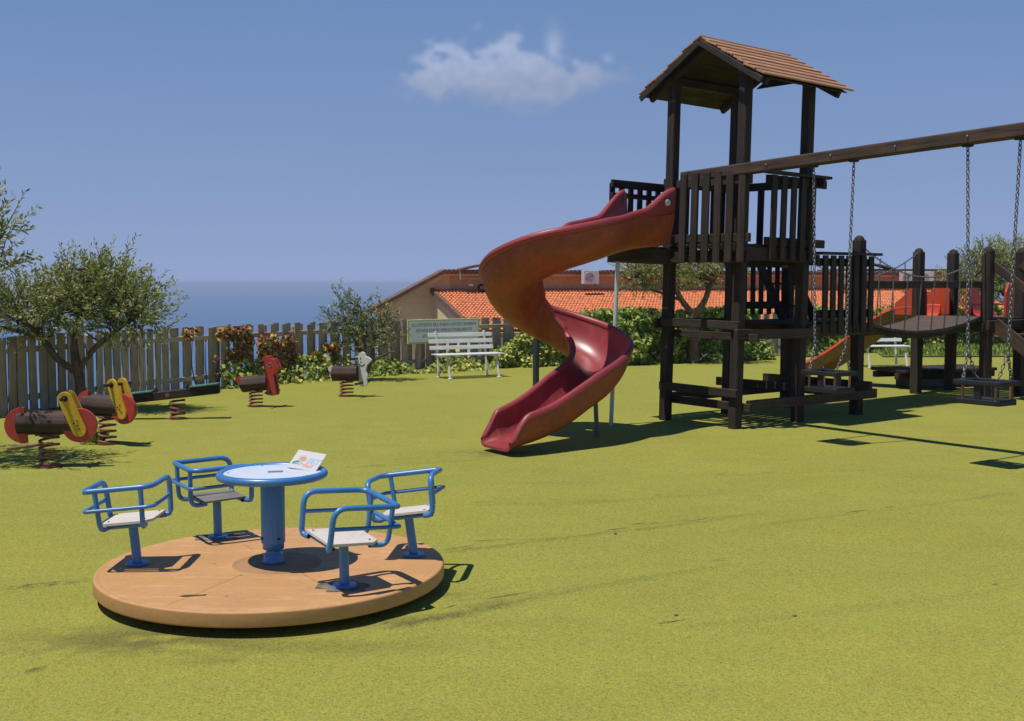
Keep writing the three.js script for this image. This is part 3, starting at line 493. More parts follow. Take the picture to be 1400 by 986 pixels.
// ------------------------------------------------------------------ picket fence
function picketFence(label, px0, px1, group) {
  const s0 = sAtPixel(px0), s1 = sAtPixel(px1), org = fencePoint((s0 + s1) / 2).p, f = thing('picket_fence', label, 'fence', org, 0, group);
  const G = [0, 1, 2, 3, 4].map(() => cbox(rr(0.118, 0.136), 1.0, 0.024, 0.003));
  const put = (name, geo, mat, s, off, y, lean = 0) => { const q = fencePoint(s, off), m = part(f, name, geo, mat); m.position.copy(q.p.sub(org)); m.position.y = y; m.rotation.order = 'YXZ'; m.rotation.y = Math.atan2(-q.d.z, q.d.x) + rr(-0.05, 0.05); m.rotation.z = lean; return m; };
  const tight = sAtPixel(225); let at = s0;
  while (at < s1 - 0.2) {
    const s = at + rr(-0.012, 0.012); at += at < tight ? 0.178 : 0.28;
    const a = put('picket', G[Math.floor(rnd() * 5)], rnd() < 0.6 ? M.fence : M.fence2, s, 0.04, 0.505 + rr(-0.02, 0.02), rr(-0.012, 0.012)); a.scale.y = rr(0.99, 1.03);
    const b = put('picket', G[Math.floor(rnd() * 5)], rnd() < 0.6 ? M.fence : M.fence2, s + (s < tight ? 0.09 : 0.135) + rr(-0.01, 0.01), -0.04, 0.505 + rr(-0.02, 0.02), rr(-0.012, 0.012)); b.scale.y = rr(0.99, 1.03);
  }
  const step = 1.8, k = Math.ceil((s1 - s0) / step);
  for (let i = 0; i < k; i++) for (const y of [0.20, 0.84]) { const a = fencePoint(s0 + (s1 - s0) * i / k).p.sub(org), b = fencePoint(s0 + (s1 - s0) * (i + 1) / k).p.sub(org); bar(f, 'rail', [a.x, y, a.z], [b.x, y, b.z], 0.05, 0.075, M.fence2); }
  for (let i = 0; i <= k; i++) { const m = put('post', cbox(0.09, 1.0, 0.09, 0.008), M.fence, s0 + (s1 - s0) * i / k, -0.11, 0.46); }
  return f;
}
picketFence('weathered grey picket fence running from the big olive tree past the benches', -260, 702);
picketFence('short run of grey pickets showing between the ivy hedges behind the low tower', 985, 1085);
{ // the notice on the fence
  const sm = sAtPixel(604), q = fencePoint(sm, 0.10), b = thing('notice_board', 'pale green notice board with yellow frame and lettering on the picket fence', 'sign', q.p.clone().setY(0), Math.atan2(-q.d.z, q.d.x));
  b.position.y = 0; const w = 1.76, h = 0.44;
  const cv = document.createElement('canvas'); cv.width = 1024; cv.height = Math.round(1024 * h / w); const x = cv.getContext('2d');
  x.fillStyle = '#f0f3ef'; x.fillRect(0, 0, 1024, cv.height); x.fillStyle = '#4c5558'; x.textAlign = 'center'; x.textBaseline = 'middle';
  const lines = ["ALL'INTERNO DEL PARCO GIOCHI I BAMBINI", 'DEVONO ESSERE OBBLIGATORIAMENTE', 'ACCOMPAGNATI DAI GENITORI.'], wd = [960, 840, 660];
  lines.forEach((t, i) => { x.font = 'bold 47px serif'; const m = x.measureText(t).width; x.save(); x.translate(512, 44 + i * 72); x.scale(wd[i] / m, 1.12); x.fillText(t, 0, 0); x.restore(); });
  const tex = new THREE.CanvasTexture(cv); tex.colorSpace = THREE.SRGBColorSpace;
  part(b, 'panel', cbox(w, h, 0.02, 0.003, false), std({ color: C(0.75, 0.78, 0.74), roughness: 0.6 }), [0, 0.78, 0]);
  part(b, 'lettering', new THREE.PlaneGeometry(w - 0.05, h - 0.05), std({ map: tex, roughness: 0.6 }), [0, 0.78, 0.0125]);
  const fm = std({ color: C(0.62, 0.60, 0.24), roughness: 0.6 });
  for (const s of [-1, 1]) { part(b, 'frame_bar', cbox(w + 0.03, 0.028, 0.034), fm, [0, 0.78 + s * h / 2, 0.004]); part(b, 'frame_bar', cbox(0.028, h - 0.03, 0.034), fm, [s * (w / 2), 0.78, 0.004]); }
  for (const s of [-1, 1]) part(b, 'bracket', cbox(0.03, 0.3, 0.05), M.fence, [s * 0.6, 0.78, -0.03]);
}
// ------------------------------------------------------------------ benches
function bench(label, pos, turn, len) {
  const b = thing('bench', label, 'bench', pos, turn, 'white slatted benches');
  for (let i = 0; i < 3; i++) part(b, 'back_slat', cbox(len, 0.072, 0.024, 0.006), M.white, [0, 0.54 + i * 0.115, -0.26 - i * 0.035], [-0.28, 0, 0]);
  for (let i = 0; i < 5; i++) part(b, 'seat_slat', cbox(len, 0.022, 0.068, 0.005), M.white, [0, 0.43, -0.16 + i * 0.088]);
  for (const s of [-1, 1]) {
    const X = s * len * 0.38;
    bar(b, 'leg', [X, 0, -0.20], [X, 0.84, -0.345], 0.035, 0.045, M.white); bar(b, 'leg', [X, 0, 0.28], [X, 0.415, 0.14], 0.035, 0.045, M.white);
    bar(b, 'seat_bearer', [X, 0.40, -0.25], [X, 0.40, 0.22], 0.034, 0.04, M.white);
    for (const z of [-0.2, 0.28]) part(b, 'foot', cbox(0.07, 0.02, 0.08), M.white, [X, 0.01, z]);
  }
  return b;
}
bench('white slatted bench in front of the notice board and fence', V(-0.80, 0, 20.75), 0.50, 1.30);
bench('white slatted bench by the ivy behind the rope bridge', V(7.62, 0, 23.4), 0.12, 1.05);

// ------------------------------------------------------------------ merry-go-round
{
  const c = gp(374, 771, 0.13); c.y = 0;
  const g = thing('merry_go_round', 'round orange playground carousel with four blue tube seats and centre table', 'merry-go-round', c);
  const R = 0.965, top = 0.132, bot = 0.046, prof = [[0.0, bot], [R - 0.03, bot], [R - 0.008, bot + 0.006], [R, bot + 0.016], [R, top - 0.012], [R - 0.003, top - 0.005], [R - 0.009, top - 0.001], [R - 0.016, top], [R - 0.036, top - 0.003], [R - 0.041, top - 0.003], [R - 0.046, top], [0.0, top]].map(([a, b]) => new THREE.Vector2(a, b));
  let disc = new THREE.LatheGeometry(prof, 144);
  const cut = extrude([[-0.065, -0.006], [-0.04, 0.016], [0.0, 0.02], [0.05, 0.012], [0.075, 0.018], [0.07, -0.012], [0.03, -0.02], [-0.03, -0.024]], 0.2); cut.rotateX(-Math.PI / 2);
  const hole = gp(262, 815, 0.13); cut.rotateY(0.15); cut.translate(hole.x - c.x, 0.06, hole.z - c.z);
  const ev = new Evaluator(); ev.useGroups = false; ev.attributes = ['position', 'normal'];
  const A = new Brush(disc), B = new Brush(cut); A.updateMatrixWorld(); B.updateMatrixWorld(); disc = ev.evaluate(A, B, SUBTRACTION).geometry;
  const P = disc.attributes.position, N = disc.attributes.normal, uv = new Float32Array(P.count * 2);
  for (let i = 0; i < P.count; i++) { const sd = Math.abs(N.getY(i)) < 0.5; uv[2 * i] = sd ? 0.5 + Math.atan2(P.getZ(i), P.getX(i)) * 0.48 : P.getX(i) / 2 + 0.5; uv[2 * i + 1] = sd ? P.getY(i) / 2 : P.getZ(i) / 2 + 0.5; }
  disc.setAttribute('uv', new THREE.BufferAttribute(uv, 2));
  const seg = (u, v, a, b, w) => { const bx = b[0] - a[0], by = b[1] - a[1], t = clamp(((u - a[0]) * bx + (v - a[1]) * by) / (bx * bx + by * by)); return Math.exp(-(((u - a[0] - t * bx) ** 2 + (v - a[1] - t * by) ** 2) / (w * w))); };
  const toUV = (px, py) => { const p = gp(px, py, 0.132); return [(p.x - c.x) / 2 + 0.5, (p.z - c.z) / 2 + 0.5]; };
  const lines = [[[262, 815], [330, 786]], [[412, 783], [440, 800]], [[231, 826], [262, 815]], [[335, 745], [345, 752]]].map(([a, b]) => [toUV(...a), toUV(...b)]), dots = [[329, 787], [293, 771], [415, 783], [310, 815], [480, 757]].map((p) => toUV(...p));
  const map = texture(1024, 1024, (u, v) => {
    const big = fbm(u * 7 + 2, v * 9, 0, 0, 5, 151) - 0.5, fine = fbm(u * 120, v * 120, 0, 0, 2, 153) - 0.5, scuff = sstep(0.60, 0.72, fbm(u * 10, v * 46, 0, 0, 4, 155));
    let k = 1 + 0.20 * big + 0.16 * fine, d = 0; for (const [a, b] of lines) d = Math.max(d, 0.55 * seg(u, v, a, b, 0.0016)); for (const p of dots) d = Math.max(d, 0.8 * Math.exp(-((u - p[0]) ** 2 + (v - p[1]) ** 2) / (0.004 ** 2)));
    k *= 1 - d; return [(0.49 + 0.05 * scuff) * k, (0.258 + 0.035 * scuff) * k, (0.096 + 0.03 * scuff) * k];
  });
  part(g, 'platform', disc, std({ map, roughness: 0.6, bumpMap: grey(256, 256, (u, v) => fbm(u * 40, v * 40, 40, 40, 3, 161)), bumpScale: 0.0008 }));
  part(g, 'frame_tube', rod([hole.x - c.x - 0.2, 0.09, hole.z - c.z + 0.06], [hole.x - c.x + 0.2, 0.09, hole.z - c.z - 0.06], 0.02), M.blue);
  part(g, 'underframe', new THREE.CylinderGeometry(0.72, 0.72, 0.03, 40), M.black, [0, 0.02, 0]);
  part(g, 'centre_plate', new THREE.CylinderGeometry(0.245, 0.25, 0.006, 64), std({ map: speckMap(0.36, 0.19, 0.085, 0.4, 40, 6, 256, 47), roughness: 0.7 }), [0.02, 0.135, 0]);
  // centre post
  const post = new THREE.LatheGeometry([[0, 0.135], [0.062, 0.135], [0.062, 0.15], [0.055, 0.155], [0.055, 0.19], [0.042, 0.195], [0.042, 0.215], [0.060, 0.22], [0.060, 0.252], [0.0675, 0.256], [0.0675, 0.62], [0, 0.62]].map(([a, b]) => new THREE.Vector2(a, b)), 36);
  const cp = part(g, 'centre_post', post, M.blue);
  for (let i = 0; i < 4; i++) part(cp, 'bolt', new THREE.CylinderGeometry(0.008, 0.008, 0.01, 8), M.black, [0.068 * Math.cos(i * 1.571 + 0.9), 0.285, 0.068 * Math.sin(i * 1.571 + 0.9)], [0, -(i * 1.571 + 0.9), Math.PI / 2]);
  // table
  const tt = part(g, 'table_top', new THREE.CylinderGeometry(0.282, 0.285, 0.014, 72), M.table, [0, 0.648, 0]);
  part(tt, 'rim', new THREE.TorusGeometry(0.288, 0.0225, 14, 80), M.blue, [0, -0.004, 0], [Math.PI / 2, 0, 0]);
  part(tt, 'support_plate', new THREE.CylinderGeometry(0.2, 0.07, 0.02, 40), M.blue, [0, -0.02, 0]);
  part(tt, 'plaque', cbox(0.085, 0.003, 0.05, 0.001), M.acgrille, [0.015, 0.008, -0.012], [0, 0.25, 0]);
  for (let i = 0; i < 5; i++) { const a = i * 1.257 + 0.5; part(tt, 'screw', new THREE.CylinderGeometry(0.006, 0.006, 0.003, 8), M.acgrille, [0.245 * Math.cos(a), 0.008, 0.245 * Math.sin(a)]); }
  // seats: base pixel, facing (degrees, 0 = towards +X, 90 = away from the camera), lean of the post in x and z
  const seats = [[188, 772, 92, -0.09, 0.0, M.board, 0, 0.085], [298, 735, 34, -0.01, 0.01, M.oldboard, 0.02, 0.01], [566, 760, 264, -0.13, -0.02, M.board, -0.08, 0.12], [471, 802, 214, -0.01, 0.02, M.board, 0.03, -0.11]];   // base pixel, facing, post lean, board, tilt
  for (const [px, py, face, lx, lz, bm, tx, tz] of seats) {
    const b = gp(px, py, 0.132), s = sub(g, 'seat', [b.x - c.x, 0.132, b.z - c.z]);
    const H = 0.255;
    if (bm === M.oldboard || px === 471) { const pp = []; for (let k = 0; k < 18; k++) { const a = k / 18 * 2 * Math.PI, q = 0.085 + 0.05 * hash(k, px, 3); pp.push([q * Math.cos(a) * 1.25, q * Math.sin(a)]); } const pg = extrude(pp, 0.004); pg.rotateX(-Math.PI / 2); part(s, 'broken_patch', pg, std({ map: speckMap(0.16, 0.14, 0.12, 1.5, 30, 8, 128, px), roughness: 0.85 })); }
    part(s, 'flange', new THREE.CylinderGeometry(0.06, 0.066, 0.012, 24), M.blue, [0, 0.011, 0]);
    part(s, 'post', rod([0, 0.005, 0], [lx * H, H - 0.012, lz * H], 0.026, 0.026, 16), M.blue);
    const u = new THREE.Group(); u.name = 'seat_top'; u.position.set(lx * H, H, lz * H); u.rotation.order = 'XYZ'; u.rotation.z = tz; u.rotation.x = tx; s.add(u);
    const v = u;   // local frame turned so that +x is where the sitter faces
    const turn = face * Math.PI / 180, q = (x, y, z) => { const cs = Math.cos(turn), sn = Math.sin(turn); return [x * cs + z * sn, y, -x * sn + z * cs]; };
    const bd = extrude([[-0.145, -0.10], [-0.10, -0.145], [0.145, -0.145], [0.145, 0.145], [-0.10, 0.145], [-0.145, 0.10]], 0.012, 0.002); bd.rotateX(-Math.PI / 2);
    const seatBoard = part(v, 'seat_board', bd, bm, [0, 0.004, 0], [0, turn, 0]);
    const rad = 0.0135, hw = 0.185, fx = 0.160, bk = -0.205, ht = 0.212, mt = 0.105;
    const T = (pts, name, r = rad, cr = 0.05) => part(v, name, tube(pts.map(([x, y, z, k]) => { const o = q(x, y, z); if (k !== undefined) o.push(k); return o; }), r, cr, 64, 10), M.blue);
    // top rail: from under one side of the board up, back, across and down the other side
    T([[fx - 0.02, -0.012, -0.12], [fx, -0.012, -hw + 0.012, 0.05], [fx, ht, -hw, 0.07], [bk, ht, -hw, 0.02], [bk, ht, hw, 0.07], [fx, ht, hw, 0.07], [fx, -0.012, hw - 0.012, 0.05], [fx - 0.02, -0.012, 0.12]], 'top_rail', 0.0155);
    T([[fx, mt, -hw], [bk - 0.02, mt, -hw - 0.004, 0.02], [bk - 0.02, mt, hw + 0.004, 0.05], [fx, mt, hw]], 'middle_rail', 0.011);
    for (const k of [-1, 1]) T([[-0.10, -0.012, k * 0.10], [bk + 0.004, -0.012, k * 0.115, 0.07], [bk, ht, k * 0.125]], 'back_upright', 0.014);
    T([[-0.11, -0.012, -0.10], [-0.11, -0.012, 0.10]], 'bearer', 0.012); T([[0.12, -0.012, -0.13], [0.12, -0.012, 0.13]], 'bearer', 0.012);
    for (const [x, z] of [[-0.1, -0.1], [-0.1, 0.1], [0.12, -0.12], [0.12, 0.12]]) part(seatBoard, 'screw', new THREE.CylinderGeometry(0.006, 0.006, 0.003, 8), M.black, [x, 0.0155, -z]);
    if (bm === M.oldboard) { v.remove(seatBoard); for (let i = 0; i < 3; i++) part(v, 'split_board', cbox(0.28, 0.014, 0.082, 0.003), bm, q(0.0, 0.006 + (i === 0 ? 0.004 : 0), -0.09 + i * 0.09), [0.02 * (i - 1), turn, 0]); }
  }
  // the card on the table
  const e = gp(388, 640, 0.64), f2 = gp(436, 639, 0.64), dir = f2.clone().sub(e), w = 0.205, card = thing('advert_card', 'small white card printed with a sun logo standing on the round table', 'sign', gp(411.5, 642.5, 0.656), -0.42);
  const cv = document.createElement('canvas'); cv.width = 512; cv.height = 320; const x = cv.getContext('2d'); x.fillStyle = '#e9e7ea'; x.fillRect(0, 0, 512, 320);
  x.strokeStyle = '#e8a06a'; x.lineWidth = 7; for (let i = 0; i < 11; i++) { const a = Math.PI * (0.75 + i * 0.13); x.beginPath(); x.moveTo(165 + 52 * Math.cos(a), 150 + 52 * Math.sin(a)); x.lineTo(165 + 84 * Math.cos(a), 150 + 84 * Math.sin(a)); x.stroke(); }
  x.fillStyle = '#e9aa80'; x.beginPath(); x.ellipse(178, 146, 62, 46, 0.2, 0, 7); x.fill();
  x.fillStyle = '#3f9b74'; x.beginPath(); x.ellipse(92, 218, 62, 30, -0.35, 0, 7); x.fill(); x.fillStyle = '#7db4e6'; x.beginPath(); x.ellipse(150, 232, 80, 20, -0.05, 0, 7); x.fill(); x.fillStyle = '#cfe3f5'; x.beginPath(); x.ellipse(160, 228, 55, 9, 0.1, 0, 7); x.fill();
  x.textAlign = 'center'; x.font = 'italic bold 118px sans-serif'; x.lineWidth = 12; x.strokeStyle = '#5f9fe0'; x.strokeText('DLT', 372, 200); x.fillStyle = '#dce6f2'; x.fillText('DLT', 372, 200);
  x.font = 'italic bold 66px sans-serif'; x.lineWidth = 9; x.strokeStyle = '#e08f74'; x.strokeText('viaggi', 322, 268); x.fillStyle = '#f0d6c8'; x.fillText('viaggi', 322, 268);
  const tex = new THREE.CanvasTexture(cv); tex.colorSpace = THREE.SRGBColorSpace;
  const cg = sub(card, 'card', [0, 0, 0]); cg.rotation.order = 'YXZ'; cg.rotation.x = -0.85; cg.rotation.z = -0.10;
  const sh = new THREE.Matrix4(); part(cg, 'panel', cbox(w, 0.135, 0.004, 0.001, false), M.board, [0, 0.068, 0]);
  part(cg, 'print', new THREE.PlaneGeometry(w - 0.004, 0.131), std({ map: tex, color: C(0.6, 0.6, 0.6), roughness: 0.6 }), [0, 0.068, 0.0028]);
  bar(card, 'prop', [0, 0.0, -0.125], [0, 0.08, -0.10], 0.03, 0.003, M.white);
}
// ------------------------------------------------------------------ spring riders
function springGeo(r, h, turns, wire) { const pts = []; const n = turns * 14; for (let i = 0; i <= n; i++) { const t = i / n, a = t * turns * 2 * Math.PI; pts.push(new THREE.Vector3(r * Math.cos(a), h * clamp(t), r * Math.sin(a))); } return new THREE.TubeGeometry(new THREE.CatmullRomCurve3(pts), n * 2, wire, 7); }
function logGeo(len, r, s) {
  const g = new THREE.CylinderGeometry(r, r, len, 28, 10); g.rotateZ(Math.PI / 2); const p = g.attributes.position, u = [];
  for (let i = 0; i < p.count; i++) { const x = p.getX(i), a = Math.atan2(p.getZ(i), p.getY(i)), rad = Math.hypot(p.getY(i), p.getZ(i)), k = 1 + 0.05 * (fbm(a * 3 + s, x * 3, 0, 0, 3, 171) - 0.5) - 0.10 * Math.exp(-(((a - 1.15) / 0.09) ** 2)) * (rad > r * 0.9 ? 1 : 0); p.setY(i, p.getY(i) * k); p.setZ(i, p.getZ(i) * k); u.push(x + s, a * r); }
  g.setAttribute('uv', new THREE.Float32BufferAttribute(u, 2)); g.computeVertexNormals(); return g;
}
function rider(name, label, pos, turn, { len = 0.5, r = 0.115, h0 = 0.36, sr = 0.085, tilt = 0 }) {
  const g = thing(name, label, 'spring rider', pos, turn, 'spring riders along the fence');
  part(g, 'spring', springGeo(sr, h0 - 0.1 - 0.02, 4.5, 0.013), M.spring, [0, 0.015, 0]);
  part(g, 'base_plate', new THREE.CylinderGeometry(sr + 0.03, sr + 0.03, 0.014, 20), M.spring, [0, 0.008, 0]);
  part(g, 'top_plate', cbox(0.22, 0.02, 0.14), M.spring, [0, h0 - 0.108, 0]);
  const b = sub(g, 'body', [0, h0, 0]); b.rotation.z = tilt; part(b, 'log', logGeo(len, r, pos.x * 3), M.log); return [g, b];
}
const discShape = (R, a0, a1, n = 30) => { const p = []; for (let i = 0; i <= n; i++) { const a = a0 + (a1 - a0) * i / n; p.push([R * Math.cos(a), R * Math.sin(a)]); } return p; };
function snail(label, pos, turn, tail) {
  const [g, b] = rider('spring_rider', label, pos, turn, { len: 0.54, r: 0.112, h0: 0.415 });
  const R = 0.155, hole = new THREE.Path(); hole.absellipse(0.01, -0.095, 0.024, 0.030, 0, 7);
  const head = extrude(discShape(R, -2.75, 2.35), 0.034, 0.004, [hole]); part(b, 'head_panel', head, M.red, [0.30, -0.02, 0.05]);
  const tl = extrude(discShape(0.165, 1.5, 4.9), 0.034, 0.004); part(b, 'tail_panel', tl, M.red, [-0.215, -0.015, 0.02]);
  for (const z of [0.092, -0.06]) {
    const pl = []; for (let i = 0; i <= 10; i++) { const a = Math.PI * i / 10; pl.push([0.060 * Math.cos(a), 0.32 + 0.060 * Math.sin(a)]); } for (let i = 0; i <= 10; i++) { const a = Math.PI + Math.PI * i / 10; pl.push([0.060 * Math.cos(a), 0.060 * Math.sin(a)]); }
    const a = part(b, 'handle_plate', extrude(pl, 0.022, 0.003), M.yellow, [0.305, -0.06, z], [0, 0, 0.40]);
    if (z > 0) for (const [x, y] of [[-0.015, 0.075], [0.02, 0.085], [0.0, 0.045], [0.008, 0.01]]) part(a, 'bolt', new THREE.CylinderGeometry(0.007, 0.007, 0.012, 8), M.black, [x, y, 0.026], [Math.PI / 2, 0, 0]);
  }
  part(b, 'handlebar', rod([0.181, 0.236, -0.17], [0.181, 0.236, 0.22], 0.017), M.log); part(b, 'handle_ring', new THREE.TorusGeometry(0.024, 0.007, 6, 18), M.black, [0.181, 0.236, 0.119]);
  return g;
}
{
  const a = snail('spring rider with log body, yellow handle and broken footrest', gp(68, 638), 0.10);
  part(a, 'footrest', rod([-0.34, 0.19, 0.12], [0.06, 0.235, 0.09], 0.013, 0.016), M.spring);
  snail('spring rider with log body and yellow handle beside the weed tuft', gp(147, 607), -0.42);
}
function figureRider(label, pos, turn, mat, face) {
  const [g, b] = rider('spring_rider', label, pos, turn, { len: 0.44, r: 0.125, h0: 0.37, sr: 0.10, tilt: face ? 0.02 : 0.10 });
  const horse = [[-0.07, -0.21], [0.045, -0.23], [0.085, -0.19], [0.075, 0.0], [0.07, 0.10], [0.12, 0.16], [0.165, 0.20], [0.15, 0.24], [0.11, 0.33], [0.05, 0.345], [0.02, 0.385], [-0.03, 0.395], [-0.075, 0.36], [-0.085, 0.30], [-0.06, 0.2], [-0.06, 0]];
  const ghost = [[-0.05, -0.17], [-0.02, -0.22], [0.05, -0.22], [0.09, -0.18], [0.08, -0.12], [0.1, -0.05], [0.07, 0.02], [0.085, 0.10], [0.13, 0.15], [0.17, 0.19], [0.13, 0.23], [0.08, 0.25], [0.055, 0.30], [0.02, 0.32], [-0.02, 0.30], [-0.06, 0.25], [-0.10, 0.24], [-0.09, 0.20], [-0.06, 0.15], [-0.06, 0.02]];
  const sm = (p) => new THREE.SplineCurve([...p, p[0]].map(([x, y]) => new THREE.Vector2(x, y))).getPoints(72).slice(0, -1).map((v) => [v.x, v.y]);
  for (const z of face ? [-0.02] : [0.04, -0.075]) {
    const pl = part(b, 'head_panel', extrude(sm(face ? ghost : horse), 0.036, 0.004), mat, [0.27, 0.02, z]);
    if (face) { for (const [x, y] of [[-0.01, 0.22], [-0.005, 0.165]]) part(pl, 'eye', new THREE.CylinderGeometry(0.011, 0.011, 0.006, 12), M.black, [x, y, 0.042], [Math.PI / 2, 0, 0]); part(pl, 'mouth', new THREE.TorusGeometry(0.05, 0.006, 6, 16, 2.2), M.black, [0.01, 0.155, 0.041], [0, 0, -2.6]); }
    else if (z > 0) part(pl, 'eye', new THREE.TorusGeometry(0.028, 0.006, 6, 18), M.acgrille, [0.035, 0.25, 0.041]);
  }
  part(b, 'handlebar', rod([0.2, 0.33 - (face ? 0.09 : 0), -0.2], [0.2, 0.33 - (face ? 0.09 : 0), 0.24], 0.019), M.log);
  part(b, 'foot_bar', rod([0.28, -0.15, -0.24], [0.28, -0.15, 0.28], 0.018), M.black);
  g.scale.setScalar(face ? 0.95 : 0.88);
  part(b, 'tail', extrude(discShape(face ? 0.05 : 0.06, 0, 6.2), 0.03, 0.003), mat, [-0.26, 0.07, -0.015]); return g;
}
figureRider('spring rider with red horse head panels and log body by the vines', gp(350, 556), -0.22, M.red, false);
figureRider('white faced spring rider with log body next to the olive bush', gp(474, 542), -0.30, M.white, true);
{
  const p = gp(243, 573), g = thing('spring_seesaw', 'low spring seesaw with dark beam and teal seat boards under the fence', 'seesaw', p, 0.06, undefined);
  part(g, 'spring', springGeo(0.085, 0.23, 4, 0.015), M.spring, [0, 0.012, 0]); part(g, 'base_plate', new THREE.CylinderGeometry(0.115, 0.115, 0.012, 20), M.spring, [0, 0.006, 0]);
  const b = sub(g, 'beam', [-0.06, 0.315, 0]); b.rotation.z = 0.11; part(b, 'plank', cbox(1.18, 0.11, 0.11, 0.012), M.darkwood);
  for (const s of [-1, 1]) { part(b, 'seat_board', cbox(0.36, 0.024, 0.17, 0.006), M.teal, [s * 0.41, 0.069, 0]); part(b, 'handle', tube([[s * 0.20, 0.05, -0.05], [s * 0.20, 0.10, -0.05], [s * 0.20, 0.10, 0.05], [s * 0.20, 0.05, 0.05]], 0.009), M.black); }
  part(b, 'bolt', new THREE.CylinderGeometry(0.03, 0.03, 0.02, 12), M.spring, [-0.05, 0.0, 0.06], [Math.PI / 2, 0, 0]);
}
{ // weed tuft
  const p = gp(126, 606), t = thing('weed_tuft', 'small green weed tuft beside the second spring rider base', 'plant', p), list = [];
  for (let i = 0; i < 260; i++) { const a = rr(0, 6.28), r = 0.13 * Math.sqrt(rnd()); list.push([new THREE.Vector3(r * Math.cos(a), rr(0, 0.05), r * Math.sin(a)), new THREE.Vector3(Math.cos(a) * 0.6, 1, Math.sin(a) * 0.6).normalize(), rdir(), rr(0.04, 0.1)]); }
  leaves(t, 'leaves', oliveLeaf, M.ivy, list, IVY); part(t, 'stem', rod([0, 0, 0], [0.01, 0.06, 0], 0.006, 0.003, 6), M.bark);
}

